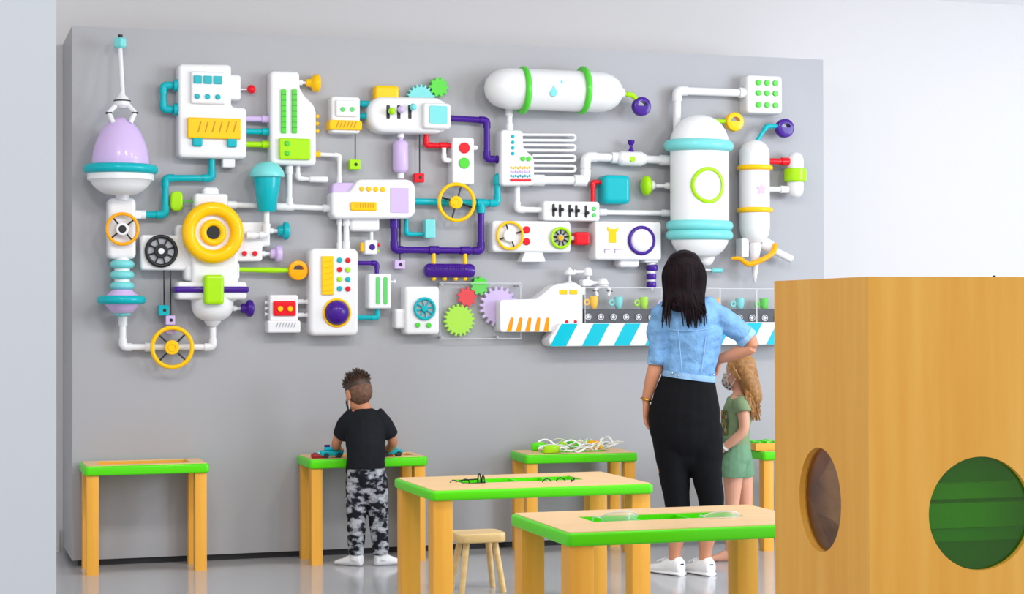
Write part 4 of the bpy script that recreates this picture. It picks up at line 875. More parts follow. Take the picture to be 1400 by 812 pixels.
# ================================================================== people
from mathutils import noise
class Figure:
    """skeleton given in px on the upright plane through the feet, f = metres further from the camera"""
    def __init__(s, gx, gy):
        s.g = G(gx, gy); v = s.g-CAM; s.F = Vector((v.x, v.y, 0)).normalized(); s.R = Vector((s.F.y, -s.F.x, 0)); s.gx = gx
        s.s = v.dot(_fw)/FOC
    def J(s, x, y, f=0.0):
        r = ray(x, y); k = (s.g+s.F*f-CAM).dot(s.F)/r.dot(s.F); return CAM+r*k
def add_limb(bm, pts, rad, side=None, n=18, cap0=True, cap1=True, flatcap=False):
    """tapered limb; rad = r or (r across side, r along depth) per point"""
    side = side or Vector((1, 0, 0)); L = len(pts); rings = []; seq = []
    for i in range(L):
        r = rad[i] if isinstance(rad[i], tuple) else (rad[i], rad[i]); seq.append((pts[i], r))
    t0 = (pts[0]-pts[1]).normalized(); t1 = (pts[-1]-pts[-2]).normalized()
    if cap0 and not flatcap: seq = [(pts[0]+t0*(min(seq[0][1])*k), (seq[0][1][0]*q, seq[0][1][1]*q)) for k, q in ((.95, .3), (.8, .6), (.5, .866))]+seq
    if cap1 and not flatcap: e = seq[-1]; seq = seq+[(pts[-1]+t1*(min(e[1])*k), (e[1][0]*q, e[1][1]*q)) for k, q in ((.5, .866), (.8, .6), (.95, .3))]
    N = len(seq)
    for i, (p, r) in enumerate(seq):
        t = (seq[min(i+1, N-1)][0]-seq[max(i-1, 0)][0]).normalized(); a = (side-t*side.dot(t))
        if a.length < .05: a = Vector((0, 0, 1))-t*t.z
        a.normalize(); b = t.cross(a)
        rings.append([bm.verts.new(p+a*(r[0]*math.cos(2*PI*k/n))+b*(r[1]*math.sin(2*PI*k/n))) for k in range(n)])
    for a, b in zip(rings, rings[1:]):
        for k in range(n): bm.faces.new((a[k], a[(k+1) % n], b[(k+1) % n], b[k]))
    bm.faces.new(rings[0][::-1]); bm.faces.new(rings[-1])
def dens(pts, rad, n=5):
    """smooth resampling of a limb"""
    rr = [(r if isinstance(r, tuple) else (r, r)) for r in rad]; p = cat(pts, n)
    q = cat([Vector((a, b, 0)) for a, b in rr], n); return p, [(max(.001, v.x), max(.001, v.y)) for v in q]
def limb(bm, pts, rad, side=None, **k): p, r = dens(pts, rad); add_limb(bm, p, r, side, **k)
def melt(bm, voxel, smooth=3, wrinkle=0, wsc=(9, 9, 20)):
    """fuse overlapping closed pieces into one continuous surface"""
    bmesh.ops.recalc_face_normals(bm, faces=bm.faces)
    me = bpy.data.meshes.new('m'); bm.to_mesh(me); bm.free(); o = bpy.data.objects.new('m', me); COL.objects.link(o)
    r = o.modifiers.new('r', 'REMESH'); r.mode = 'VOXEL'; r.voxel_size = voxel
    s = o.modifiers.new('s', 'SMOOTH'); s.factor = .5; s.iterations = smooth
    dg = bpy.context.evaluated_depsgraph_get(); m2 = bpy.data.meshes.new_from_object(o.evaluated_get(dg)); b2 = bmesh.new(); b2.from_mesh(m2)
    bpy.data.objects.remove(o); bpy.data.meshes.remove(me); bpy.data.meshes.remove(m2)
    if wrinkle:
        b2.normal_update(); sc = Vector(wsc)
        for v in b2.verts:
            q = Vector((v.co.x*sc.x, v.co.y*sc.y, v.co.z*sc.z)); h = noise.noise(q)+.5*noise.noise(q*2.1+Vector((3, 1, 7)))
            v.co += v.normal*(wrinkle*h)
    return b2
def head(bm, c, face, up, k, ears=True):
    y = face.normalized(); x = y.cross(up).normalized(); z = x.cross(y); M = Matrix((x, y, z)).transposed(); q = M.to_quaternion()
    at = lambda a, b, e: c+x*(a*k)+y*(b*k)+z*(e*k)
    for p, r in (((0, -.012, .022), (.073, .093, .088)), ((0, .03, -.03), (.058, .058, .075)), ((0, .055, -.085), (.03, .026, .024)), ((0, .09, -.022), (.011, .016, .018)), ((0, .083, .0), (.008, .01, .022)), ((0, .077, -.058), (.022, .012, .011)), ((.03, .07, -.02), (.018, .014, .018)), ((-.03, .07, -.02), (.018, .014, .018))):
        add_sphere(bm, at(*p), tuple(v*k for v in r), 20, q)
    if ears:
        for sx in (-1, 1): add_sphere(bm, at(sx*.074, -.005, -.008), (.010*k, .02*k, .031*k), 14, q)
    return at, q
def hand(bm, w, d, nrm, thumb, k=1.0, curl=.5, spread=1.0):
    """palm and five fingers from wrist w along d; nrm = way the palm faces; thumb = side the thumb leaves from"""
    d = d.normalized(); nrm = (nrm-d*nrm.dot(d)).normalized(); s = (thumb-d*thumb.dot(d)-nrm*thumb.dot(nrm)).normalized()
    add_limb(bm, [w-d*.01*k, w+d*.03*k, w+d*.065*k, w+d*.088*k], [(.024*k, .018*k), (.034*k, .016*k), (.040*k, .014*k), (.038*k, .011*k)], s, 14)
    for i, (o, L) in enumerate(((.030, .070), (.0105, .079), (-.0095, .073), (-.029, .058))):
        p = [w+d*(.080*k)+s*(o*k)]; a = 0.15+.1*curl; fan = s*((.11, .03, -.05, -.14)[i]*spread)
        for j, fr in enumerate((.45, .3, .25)):
            a += curl*(.35, .6, .45)[j]; p.append(p[-1]+((d+fan).normalized()*math.cos(a)+nrm*math.sin(a))*(L*fr*k))
        add_limb(bm, p, [.0094*k, .0088*k, .0080*k, .0068*k], s, 10)
    p = [w+d*.022*k+s*.024*k]; p.append(p[0]+(d*.7+s*.75+nrm*.25).normalized()*.036*k); p.append(p[1]+(d*.9+s*.3+nrm*.3*(1+curl)).normalized()*.028*k); p.append(p[2]+(d*.95+nrm*.3*(1+curl)).normalized()*.022*k)
    add_limb(bm, p, [.0135*k, .0115*k, .0100*k, .008*k], nrm, 10)
def foot_loft(bm, heel, toe, w, prof, n=16):
    """shoe or foot standing on the floor; prof = (t along, half width factor, height, lift)"""
    d = toe-heel; d.z = 0; s = Vector((d.y, -d.x, 0)).normalized(); rings = []
    for t, hw, h, z0 in prof:
        c = heel+d*t; R = []
        for k in range(n):
            a = 2*PI*k/n; yy = math.sin(a); R.append(bm.verts.new(Vector((c.x, c.y, 0))+s*(w*hw*math.copysign(abs(math.cos(a))**.8, math.cos(a)))+Vector((0, 0, z0+(h-z0)*(.5+.5*(yy if yy > 0 else max(-1, yy*1.0)))))))
        rings.append(R)
    for a, b in zip(rings, rings[1:]):
        for k in range(n): bm.faces.new((a[k], a[(k+1) % n], b[(k+1) % n], b[k]))
    bm.faces.new(rings[0][::-1]); bm.faces.new(rings[-1])
def strands(bm, fn, n, r0, k=7):
    for i in range(n):
        p, r = fn(i/(n-1)); p = cat(p, 5); L = len(p)
        add_tube(bm, p, [max(.0006, r*(1 if j < L*.7 else 1-.8*(j-L*.7)/(L*.3))) for j in range(L)], k)
def fabric(name, c, bump=.25, sc=30, var=.08, vs=6, rough=.85): return mat(name, c, rough=rough, spec=.2, bump=bump, bscale=sc, var=var, vscale=vs)
m = mat('skin_tan', (206, 142, 110), rough=.5, spec=.35); mat('skin_fair', (222, 164, 136), rough=.5, spec=.35); mat('skin_boy', (196, 132, 98), rough=.5, spec=.35)
for k in ('skin_tan', 'skin_fair', 'skin_boy'):
    b = MT[k].node_tree.nodes['Principled BSDF']; b.inputs['Subsurface Weight'].default_value = .08; b.inputs['Subsurface Radius'].default_value = (.01, .004, .002)
fabric('denim', (120, 166, 213), .6, 60, .09, 14); fabric('denim_band', (146, 186, 226), .4, 40, .10, 12); fabric('black_trousers', (10, 11, 16), .3, 14, .1, 5)
fabric('black_shirt', (24, 26, 32), .35, 14, .12, 5); fabric('olive_shirt', (136, 158, 118), .3, 20, .08, 6); fabric('green_shorts', (110, 150, 118), .3, 18, .08, 6)
mat('shoe_white', (238, 238, 240), rough=.45); fabric('sock', (226, 226, 228), .2, 60, .05, 9); mat('brass', (200, 150, 60), rough=.3, metal=1)
mat('hair_dark', (17, 6, 11), rough=.55, spec=.12, var=.5, vscale=30); mat('hair_brown', (58, 38, 26), rough=.5, var=.3, vscale=40); mat('hair_fair', (158, 112, 62), rough=.42, spec=.4, var=.16, vscale=60)
mat('eye_white', (240, 240, 240), rough=.2); mat('iris', (60, 40, 26), rough=.2); mat('lip', (176, 96, 92), rough=.5)
def ramp_mat(name, scale, stops, tex='noise', detail=2.5, rough=.85):
    m = bpy.data.materials.new(name); m.use_nodes = True; nt = m.node_tree; b = nt.nodes['Principled BSDF']; b.inputs['Roughness'].default_value = rough; b.inputs['Specular IOR Level'].default_value = .2
    tc = nt.nodes.new('ShaderNodeTexCoord'); mp = nt.nodes.new('ShaderNodeMapping'); mp.inputs['Scale'].default_value = scale; nt.links.new(tc.outputs['Object'], mp.inputs['Vector'])
    if tex == 'noise': n = nt.nodes.new('ShaderNodeTexNoise'); n.inputs['Detail'].default_value = detail; n.inputs['Scale'].default_value = 1; o = n.outputs['Fac']
    else: n = nt.nodes.new('ShaderNodeTexVoronoi'); n.inputs['Scale'].default_value = 1; sp = nt.nodes.new('ShaderNodeSeparateColor'); nt.links.new(n.outputs['Color'], sp.inputs['Color']); o = sp.outputs[0]
    nt.links.new(mp.outputs['Vector'], n.inputs['Vector'])
    rp = nt.nodes.new('ShaderNodeValToRGB'); rp.color_ramp.interpolation = 'CONSTANT'; els = rp.color_ramp.elements
    while len(els) < len(stops): els.new(.5)
    for e, (p, c) in zip(els, stops): e.position = p; e.color = rgb(c)
    nt.links.new(o, rp.inputs['Fac']); nt.links.new(rp.outputs['Color'], b.inputs['Base Color']); MT[name] = m
ramp_mat('camouflage', (19, 19, 32), [(0, (24, 25, 32)), (.45, (66, 68, 76)), (.505, (142, 144, 150)), (.60, (176, 178, 184))])
ramp_mat('spotted_mask', (75, 75, 75), [(0, (240, 240, 242)), (.6, (226, 70, 84)), (.72, (60, 120, 200)), (.84, (250, 190, 40)), (.92, (240, 240, 242))], 'voronoi')
ramp_mat('shirt_print', (50, 50, 50), [(0, (136, 158, 118)), (.4, (206, 176, 90)), (.6, (190, 84, 60)), (.72, (226, 214, 170)), (.86, (96, 120, 80))], 'voronoi')
mat('mask_teal', (60, 150, 160), rough=.7)
def eyes(par, at, k, q):
    for sx in (-1, 1):
        bm = NB(); add_sphere(bm, at(sx*.030, .0745, .004), .0115*k, 12); e = link('eye', bm, 'eye_white', par); bm = NB(); add_sphere(bm, at(sx*.030, .0815, .004), .0056*k, 10); link('iris', bm, 'iris', e)
    bm = NB(); add_sphere(bm, at(0, .0885, -.058), (.021*k, .004*k, .007*k), 12, q); link('lips', bm, 'lip', par)
# ------------------------------------------------------------------ woman
Wm = Figure(940, 786); J = Wm.J; R_, F_ = Wm.R, Wm.F; UP = Vector((0, 0, 1))
wt = thing('person', 'woman seen from behind in a pale denim jacket and black trousers, hand on hip', 'person', Wm.g)
bm = NB()
limb(bm, [J(940, 585), J(941, 545), J(943, 510), J(946, 465), J(945, 432), J(940, 414), J(937, 396)], [(.15, .11), (.15, .11), (.108, .085), (.122, .092), (.135, .08), (.062, .055), (.047, .05)], R_)
limb(bm, [J(914, 585), J(919, 645), J(926, 690), J(925, 730), J(923, 752), J(922.5, 768)], [(.085, .09), (.07, .075), (.05, .055), (.046, .052), (.033, .037), (.031, .034)], R_)
limb(bm, [J(963, 585), J(967, 645), J(972, 690), J(967, 730), J(964.5, 752), J(964, 768)], [(.085, .09), (.07, .075), (.05, .055), (.046, .052), (.033, .037), (.031, .034)], R_)
limb(bm, [J(908, 428), J(900, 460), J(898, 494), J(892, 515, -.01), J(884, 545, .01)], [.05, .044, .040, .036, .025], R_)
hand(bm, J(883.5, 550, .01), J(884.5, 595, .05)-J(883.5, 550, .01), R_*.9-F_*.3, F_*.9-R_*.35, .98, .32)
limb(bm, [J(980, 430), J(1005, 448, .02), J(1028, 471, .03), J(1008, 482, .05), J(986, 490, .075)], [.048, .044, .038, .034, .026], UP)
hand(bm, J(983, 492, .085), J(966, 512, .15)-J(983, 492, .085), -F_*.7-R_*.7, UP*.4-F_*.6+R_*.6, .9, .3)
at, q = head(bm, J(935, 372, .01), F_*.98+R_*.12, UP, .98)
link('body', melt(bm, .0045, 3), 'skin_tan', wt); eyes(wt, at, .98, q)
bm = NB(); limb(bm, [J(941, 511), J(939.5, 530), J(937, 556), J(936, 580), J(938, 606), J(939, 622)], [(.133, .105), (.152, .118), (.176, .128), (.181, .135), (.165, .125), (.12, .09)], R_)
limb(bm, [J(916, 582), J(919, 612), J(921.5, 645), J(926, 692), J(926, 720), J(924.5, 735)], [(.10, .105), (.095, .10), (.081, .088), (.064, .07), (.058, .062), (.050, .055)], R_, flatcap=True)
limb(bm, [J(960, 582), J(963.5, 612), J(966, 645), J(973, 692), J(969, 720), J(966, 735)], [(.10, .105), (.093, .10), (.079, .088), (.063, .07), (.058, .062), (.050, .055)], R_, flatcap=True)
link('trousers', melt(bm, .007, 4, .0035, (8, 8, 14)), 'black_trousers', wt)
bm = NB(); limb(bm, [J(941, 514), J(943, 500), J(947, 478), J(947, 452), J(944, 432), J(939, 418), J(937, 412)], [(.137, .115), (.134, .112), (.138, .112), (.155, .112), (.165, .10), (.125, .085), (.075, .07)], R_, flatcap=True)
limb(bm, [J(924, 418), J(912, 426), J(905, 440), J(900.5, 465), J(899, 495)], [.045, .066, .066, .059, .053], R_, flatcap=True)
limb(bm, [J(962, 418), J(974, 427), J(992, 438), J(1008, 450, .02), J(1023, 463, .03)], [.045, .06, .06, .057, .053], UP, flatcap=True)
jk = link('jacket', melt(bm, .006, 3, .012, (9, 9, 17)), 'denim', wt)
bm = NB(); limb(bm, [J(941, 518), J(941.5, 514), J(942, 510)], [(.138, .117), (.139, .118), (.137, .116)], R_, flatcap=True); link('hem_band', bm, 'denim_band', jk)
bm = NB(); add_limb(bm, [J(898.8, 498), J(899, 492.5), J(899.3, 487)], [.055, .0565, .056], R_, flatcap=True); link('cuff', bm, 'denim_band', jk)
bm = NB(); add_limb(bm, [J(1024.5, 464.5, .03), J(1020.5, 461, .03), J(1016.5, 457.5, .025)], [.0545, .056, .0555], UP, flatcap=True); link('cuff', bm, 'denim_band', jk)
bm = NB(); add_torus(bm, J(937, 410, .0), UP, .072, .02, 32, 12); link('collar', bm, 'denim_band', jk)
for x, y, f in ((919, 510, -.098), (926.5, 513, -.108), (975.5, 512, -.05)):
    bm = NB(); add_sphere(bm, J(x, y, f-.018), .0065, 10); link('button', bm, 'steel', jk)
# seams of the jacket back: yoke and two long seams
def surf(x, y): c = J(945, y); o = J(x, y); u = max(-.98, min(.98, (o-c).dot(R_)/.148)); return J(x, y, -.1135*math.sqrt(1-u*u)-.003)
for pts in ([(912, 450), (930, 452), (950, 452), (975, 448)], [(927, 453), (930, 480), (932, 509)], [(966, 451), (963, 480), (959, 509)]):
    bm = NB(); add_tube(bm, [surf(x, y) for x, y in cat([Vector((a, b)) for a, b in pts], 6)] if False else [surf(v.x, v.y) for v in cat([Vector((a, b)) for a, b in pts], 6)], .0022, 6); link('seam', bm, 'denim_band', jk)
bm = NB(); add_torus(bm, J(883.8, 546, .01), (J(892, 515)-J(884, 545)).normalized(), .027, .006, 24, 8); link('bracelet', bm, 'brass', wt)
SHOE = [(0, .55, .055, .012), (.02, .76, .082, .004), (.1, .9, .096, .002), (.25, .95, .094, .001), (.42, .92, .078, .001), (.58, 1.0, .058, .001), (.75, 1.05, .046, .001), (.9, .9, .04, .002), (.97, .62, .032, .005), (1, .3, .022, .01)]
for h, e in (((930, 784.5), (893.5, 779)), ((970.5, 784), (938.5, 778))):
    hp, tp = G(*h), G(*e); d = (tp-hp).normalized(); ak = J(922.7 if h[0] < 950 else 964, 768); hp = Vector((ak.x, ak.y, 0))-d*.052; tp = hp+d*.24; bm = NB(); foot_loft(bm, hp, tp, .042, SHOE, 20); sh = link('shoe', melt(bm, .004, 3), 'shoe_white', wt)
    bm = NB(); foot_loft(bm, hp-d*.003, tp+d*.003, .0445, [(t, w_, .018+.004*(t < .3), 0) for t, w_, _, _ in SHOE], 20); link('sole', bm, 'shoe_white', sh)
    s2 = Vector((d.y, -d.x, 0)); c = hp+d*.03+UP*.07
    bm = NB(); v = [bm.verts.new(hp-d*.0045+d*(abs(a)*.4)+s2*a+UP*z) for a, z in ((-.011, .055), (.011, .055), (.011, .062), (-.011, .062))]; bm.faces.new(v); bmesh.ops.solidify(bm, geom=bm.faces[:], thickness=.002); mat('navy', (40, 60, 110)); link('heel_mark', bm, 'navy', sh)
    for i in range(4):
        bm = NB(); c = hp+d*(.095+.022*i); zz = .088-.008*i; add_tube(bm, [c-s2*.022+UP*(zz-.006), c+UP*(zz+.002), c+s2*.022+UP*(zz-.006)], .003, 8); link('lace', bm, 'shoe_white', sh)
# hair
random.seed(21); bm = NB(); C0 = J(935, 371, -.005)
add_sphere(bm, J(935, 369, -.008), (.098, .104, .104), 24); limb(bm, [J(935, 362, -.05), J(935, 385, -.055), J(936, 405, -.062), J(938, 418, -.08)], [(.092, .07), (.105, .062), (.100, .045), (.085, .03)], R_)
hm = melt(bm, .006, 5, .003, (40, 40, 6))
def wstr(u):
    a = (u-.5)*2; e = abs(a); j = random.uniform
    dp = math.sqrt(max(0, 1-(a*.97)**2)); sx = 935+a*28+j(-1, 1)
    if a < -.72: tx, ty = 911+(a+.72)*20+j(-4, 8), j(418, 449)
    elif a < -.35: tx, ty = 929+(a+.35)*26+j(-3, 4), j(404, 426)
    else: tx, ty = 947+a*17+j(-9, 4), j(412, 449)
    return [J(935+a*7, 345.5+e*1.5, -.02-.03*dp), J(935+a*21, 353+e*4, -.04-.06*dp), J(sx, 374, -.035-.082*dp), J(935+a*28, 396, -.04-.075*dp), J((935+a*27+tx)/2, 413, -.075-.055*dp), J(tx, ty, -.122-j(0, .012))], j(.003, .0085)
strands(hm, wstr, 230, .006); link('hair', hm, 'hair_dark', wt)
# ------------------------------------------------------------------ girl
Gl = Figure(1000, 766); J = Gl.J; R_, F_ = Gl.R, Gl.F
gt = thing('person', 'girl in a green shirt and shorts with long fair hair and a patterned mask', 'person', Gl.g)
fd = (-R_*.93+F_*.36)
bm = NB(); sd = R_
limb(bm, [J(1004, 635), J(1004, 612), J(1006, 588), J(1008, 565), J(1010, 547), J(1011, 537), J(1010, 526)], [(.075, .10), (.075, .10), (.066, .092), (.070, .10), (.058, .10), (.036, .04), (.034, .036)], sd)
limb(bm, [J(1002, 636, -.045), J(1002, 660, -.045), J(1001, 690, -.045), J(999, 720, -.045), J(998, 748, -.045), J(998, 760, -.045)], [.066, .050, .038, .036, .025, .026], sd)
limb(bm, [J(1012, 636, .05), J(1017, 660, .06), J(1019, 690, .07), J(1021, 720, .08), J(1021, 748, .08), J(1021, 758, .08)], [.064, .048, .037, .035, .025, .026], sd)
FOOT = [(0, .6, .05, .004), (.06, .75, .06, .001), (.25, .7, .062, .001), (.45, .8, .045, .001), (.7, 1.0, .028, .001), (.9, .95, .02, .001), (1, .6, .014, .002)]
for h, fo, k in ((1001, -.045, 0), (1025, .08, .1)):
    p = J(h, 760, fo); hp = Vector((p.x, p.y, 0))-fd.normalized()*.0; tp = hp+(-R_*.85+F_*.5-F_*.55*(k == 0)).normalized()*.165; foot_loft(bm, hp, tp, .032, FOOT)
    d = (tp-hp).normalized(); s2 = Vector((d.y, -d.x, 0))
    for i in range(5): add_sphere(bm, tp+s2*(.022-.011*i)+d*(.004-.004*abs(i-1.2))+UP*.008, (.0075, .0075, .007), 10)
limb(bm, [J(1014, 552, -.10), J(1017, 572, -.12), J(1016, 589, -.125), J(1003, 602, -.12), J(990, 612, -.11)], [.036, .031, .027, .025, .019], R_)
hand(bm, J(989, 613, -.11), J(972, 622, -.10)-J(989, 613, -.11), F_, UP*.8-R_*.4, .72, .5)
limb(bm, [J(1006, 552, .10), J(1000, 572, .12), J(996, 589, .125), J(986, 602, .11), J(976, 610, .09)], [.036, .031, .027, .025, .019], R_)
hand(bm, J(975, 611, .09), J(960, 618, .07)-J(975, 611, .09), -F_, UP*.8-R_*.4, .72, .5)
hk = .86; hc = J(1010.5, 509, .0); at, q = head(bm, hc, fd-UP*.10, UP, hk)
link('body', melt(bm, .004, 3), 'skin_fair', gt); eyes(gt, at, hk, q)
bm = NB(); limb(bm, [J(1004.5, 609), J(1006, 590), J(1007.5, 566), J(1010, 549), J(1011, 540)], [(.083, .108), (.076, .102), (.080, .108), (.066, .108), (.045, .055)], sd, flatcap=True)
limb(bm, [J(1012, 548, -.09), J(1014, 555, -.108), J(1015.5, 564, -.118)], [.05, .05, .047], R_, flatcap=True); limb(bm, [J(1006, 548, .09), J(1003, 555, .108), J(1000, 564, .118)], [.05, .05, .047], R_, flatcap=True)
sh = link('shirt', melt(bm, .005, 4, .004, (14, 14, 18)), 'olive_shirt', gt)
bm = NB(); v = []
for i in range(9):
    row = []
    for j in range(9):
        a = PI+(-.25+1.15*i/8); y = 560+34*j/8; w = .0835; row.append(bm.verts.new(J(1007, y)+R_*(w*math.cos(a))+F_*(.112*math.sin(a))))
    v.append(row)
for i in range(8):
    for j in range(8): bm.faces.new((v[i][j], v[i+1][j], v[i+1][j+1], v[i][j+1]))
bmesh.ops.solidify(bm, geom=bm.faces[:], thickness=.003); link('shirt_print', bm, 'shirt_print', sh)
bm = NB(); limb(bm, [J(1004.5, 601), J(1005, 612), J(1004.5, 628), J(1005, 637)], [(.080, .105), (.086, .112), (.088, .118), (.07, .09)], sd)
limb(bm, [J(1001, 622, -.045), J(1001, 636, -.05), J(1000.5, 652, -.05)], [.07, .074, .073], sd, flatcap=True); limb(bm, [J(1010, 622, .05), J(1012, 636, .055), J(1014, 652, .06)], [.07, .072, .071], sd, flatcap=True)
link('shorts', melt(bm, .005, 4, .003, (14, 14, 16)), 'green_shorts', gt)
bm = NB(); add_limb(bm, [J(992.5, 610.3, -.11), J(989.5, 612.8, -.11)], [.0215, .0215], R_, flatcap=True); mat('wristband', (240, 236, 230)); link('wristband', bm, 'wristband', gt)
def mask(par, at, k, m):
    bm = NB(); n = 14; rows = []
    for j in range(9):
        v = -.012-.094*j/8; row = []
        for i in range(n+1):
            a = -1.05+2.1*i/n; bul = .012*math.sin(PI*j/8)*math.cos(a); ry = .088+bul+.012*math.cos(a)**6*math.sin(PI*(j+1)/10); rx = .066
            row.append(bm.verts.new(at(rx*math.sin(a)*(1-.25*(j/8)**2), .012+ry*math.cos(a)-.022*(j/8)**3, v+.012*(1-abs(a))*(j == 0)))); 
        rows.append(row)
    for a, b in zip(rows, rows[1:]):
        for i in range(n): bm.faces.new((a[i], a[i+1], b[i+1], b[i]))
    bmesh.ops.solidify(bm, geom=bm.faces[:], thickness=.002); mk = link('face_mask', bm, m, par)
    for sx in (-1, 1):
        bm = NB(); add_tube(bm, cat([at(sx*.057, .055, -.02), at(sx*.073, .02, .004), at(sx*.078, -.012, .018)], 5), .002, 6); add_tube(bm, cat([at(sx*.052, .05, -.09), at(sx*.07, .015, -.055), at(sx*.077, -.014, -.022)], 5), .002, 6); link('ear_loop', bm, 'eye_white', mk)
mask(gt, at, hk, 'spotted_mask')
bm = NB(); y0 = fd.normalized(); add_sphere(bm, at(0, -.026, .034), (.079*hk, .089*hk, .088*hk), 22, q)
limb(bm, [at(0, -.04, .0), at(0, -.055, -.05), at(0, -.07, -.10), at(0, -.085, -.16)], [(.062, .078), (.058, .08), (.052, .078), (.045, .07)], R_)
hm = melt(bm, .005, 4, .003, (40, 40, 6)); random.seed(31)
for sx in (-1, 1):
    for i in range(95):
        u = i/94; j = random.uniform; an = u*1.75+.1        # from beside the face round to the back of the head
        cx2, cy2 = math.sin(an), math.cos(an)
        top = at(sx*.006, .045-.10*u, .108-.03*u*u); m1 = at(sx*.05*(1-.2*u), .045-.11*u, .088-.02*u); 
        if u < .25: m2 = at(sx*.083, .028-.13*u, .022); m3 = at(sx*.084, -.022-.06*u, -.045)
        else: m2 = at(sx*.085*(1.08-u), -.015-.095*u, .01); m3 = at(sx*.078*(1.12-u), -.03-.085*u, -.06)
        b1 = J(1022+13*u+j(-3, 3), 540+j(-3, 3), (-.09 if sx > 0 else .06)*(1.05-u)-.02); tip = J(1024+14*u+j(-4, 3), 548+22*j(0, 1)+(6 if u > .3 else -6), (-.10 if sx > 0 else .06)*(1.05-u)-.03)
        p = cat([top, m1, m2, m3, b1, tip], 5); L = len(p); r = j(.0035, .007)
        add_tube(hm, p, [max(.0006, r*(1 if t < L*.75 else 1-.85*(t-L*.75)/(L*.25))) for t in range(L)], 6)
link('hair', hm, 'hair_fair', gt)
# ------------------------------------------------------------------ boy
By = Figure(505, 773.5); J = By.J; R_, F_ = By.R, By.F
bt = thing('person', 'small boy seen from behind in a black shirt and grey camouflage trousers at a table', 'person', By.g)
bm = NB()
limb(bm, [J(501, 650), J(500, 620, .0), J(499, 595, -.005), J(498, 575, 0), J(498, 563, .005), J(496, 552, .012)], [(.095, .075), (.088, .07), (.092, .07), (.098, .06), (.05, .042), (.036, .038)], R_)
limb(bm, [J(488, 650), J(487, 690), J(487, 725), J(486, 748), J(486, 757)], [.056, .046, .036, .028, .028], R_)
limb(bm, [J(514, 650), J(517, 690), J(519, 725), J(521, 748), J(521, 757)], [.056, .046, .036, .028, .028], R_)
tz = lambda x, y, f: J(x, y, f)
limb(bm, [J(481, 570), J(468, 588, .02), J(460, 606, .05), J(461, 611, .13), J(463, 613, .19)], [.034, .030, .026, .023, .018], R_)
hand(bm, J(463, 613, .195), J(458, 614, .26)-J(463, 613, .195), -UP, R_, .66, .7)
limb(bm, [J(518, 570), J(530, 588, .02), J(537, 604, .05), J(533, 612, .12), J(529, 614, .18)], [.034, .030, .026, .023, .018], R_)
hand(bm, J(529, 614, .185), J(531, 616, .25)-J(529, 614, .185), -UP, -R_, .66, .7)
hk = .90; face = (F_*.80-R_*.55-UP*.42); at, q = head(bm, J(489.5, 539, .02), face, UP, hk)
link('body', melt(bm, .004, 3), 'skin_boy', bt); eyes(bt, at, hk, q); mask(bt, at, hk, 'mask_teal')
bm = NB(); limb(bm, [J(500, 640, -.01), J(500, 620, -.01), J(499.5, 598, -.012), J(498.5, 578, -.005), J(498, 566, .002), J(497.5, 559.5, .006)], [(.104, .088), (.103, .085), (.105, .08), (.108, .072), (.08, .06), (.045, .045)], R_, flatcap=True)
limb(bm, [J(487, 567), J(475, 579, .01), J(465, 597, .035)], [.050, .051, .046], R_, flatcap=True); limb(bm, [J(512, 567), J(524, 579, .01), J(534, 596, .035)], [.050, .051, .045], R_, flatcap=True)
link('shirt', melt(bm, .005, 4, .0045, (12, 12, 16)), 'black_shirt', bt)
bm = NB(); limb(bm, [J(500, 631), J(500, 642), J(501, 655), J(501, 668)], [(.099, .08), (.106, .088), (.105, .088), (.09, .07)], R_)
limb(bm, [J(488, 655), J(487.5, 690), J(487, 725), J(487, 758)], [.062, .056, .049, .042], R_, flatcap=True); limb(bm, [J(514, 655), J(516.5, 690), J(518.5, 725), J(521, 758)], [.062, .056, .049, .042], R_, flatcap=True)
link('trousers', melt(bm, .005, 4, .004, (14, 14, 18)), 'camouflage', bt)
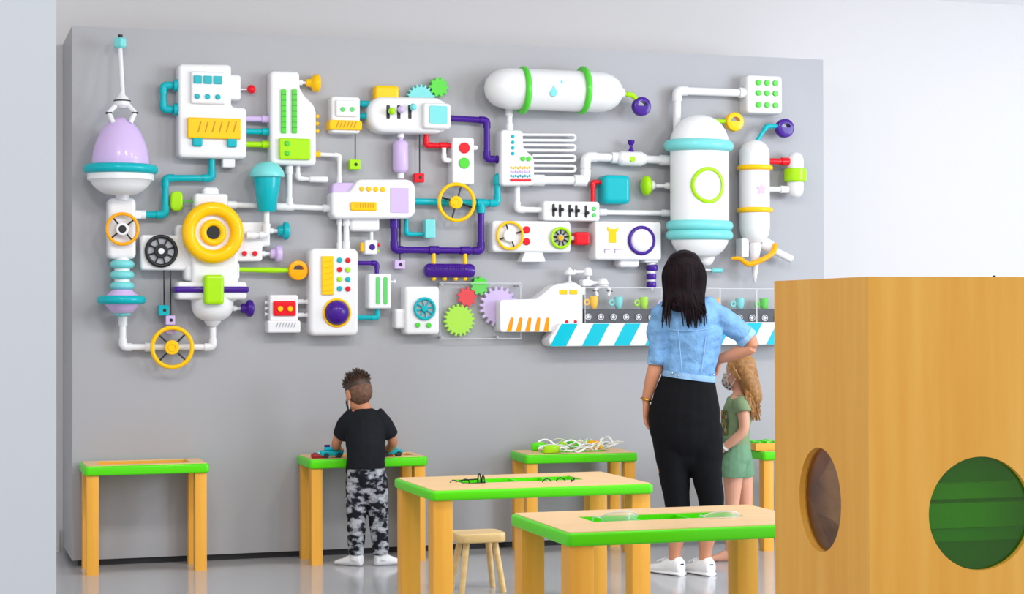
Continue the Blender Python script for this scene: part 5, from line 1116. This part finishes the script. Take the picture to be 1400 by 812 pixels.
for h, e in ((487, -R_*.85+F_*.6), (521, R_*.95+F_*.35)):
    p = J(h, 766); hp = Vector((p.x, p.y, 0))-e.normalized()*.035; tp = hp+e.normalized()*.165; bm = NB(); foot_loft(bm, hp, tp, .036, [(t, w_, h_*1.15+.006, z0) for t, w_, h_, z0 in FOOT]); limb(bm, [Vector((p.x, p.y, .03)), Vector((p.x, p.y, .075))], [.033, .033], R_, flatcap=True)
    link('sock', melt(bm, .004, 3), 'sock', bt)
mat('hair_fade', (104, 72, 54), rough=.7, var=.2, vscale=60)
bm = NB(); add_sphere(bm, at(0, -.022, .010), (.0738*hk, .0845*hk, .084*hk), 24, q); link('hair_fade', melt(bm, .005, 2), 'hair_fade', bt)
bm = NB(); add_sphere(bm, at(0, -.016, .040), (.0745*hk, .090*hk, .080*hk), 22, q); hm = melt(bm, .0045, 3); random.seed(3)
for i in range(420):
    a, z = random.uniform(0, 2*PI), random.uniform(.25, 1); rr = math.sqrt(1-z*z); p0 = at(.070*rr*math.cos(a), -.016+.085*rr*math.sin(a), .040+.077*z); o = (p0-at(0, -.016, .04)).normalized()
    tp = p0+(o*.7+(-R_*.25+F_*.25)*random.uniform(0, 1)+UP*.35+Vector([random.uniform(-.4, .4) for _ in range(3)]))*(.017+.008*z); add_tube(hm, [p0-o*.004, (p0+tp)/2+o*.002, tp], [.0042, .0034, .0008], 5)
link('hair', hm, 'hair_brown', bt)
# ================================================================== light
w = bpy.data.worlds.new('world'); SC.world = w; w.use_nodes = True
w.node_tree.nodes['Background'].inputs['Color'].default_value = (.93, .96, 1, 1); w.node_tree.nodes['Background'].inputs['Strength'].default_value = .78
def area_light(name, loc, target, size, energy, color, sy=None):
    l = bpy.data.lights.new(name, 'AREA'); l.energy = energy; l.color = color; l.size = size; l.shape = 'RECTANGLE'; l.size_y = sy or size
    o = bpy.data.objects.new(name, l); COL.objects.link(o); o.location = loc; o.rotation_euler = (Vector(target)-Vector(loc)).to_track_quat('-Z', 'Y').to_euler(); return o
for lx in (.5, 2.0, 3.5, 5.0): area_light('ceiling_lamp', (lx, -3.5, 3.36), (lx+.1, -.1, 1.25), .45, 18, (1, .95, .89))
area_light('window_light', (9.5, -6.0, 2.4), (3.8, -.4, 1.3), 3.5, 300, (.80, .89, 1), 3.0)
SC.view_settings.view_transform = 'Standard'; SC.view_settings.look = 'None'; SC.view_settings.gamma = 1; SC.view_settings.exposure = 0.42
SC.view_settings.use_curve_mapping = False
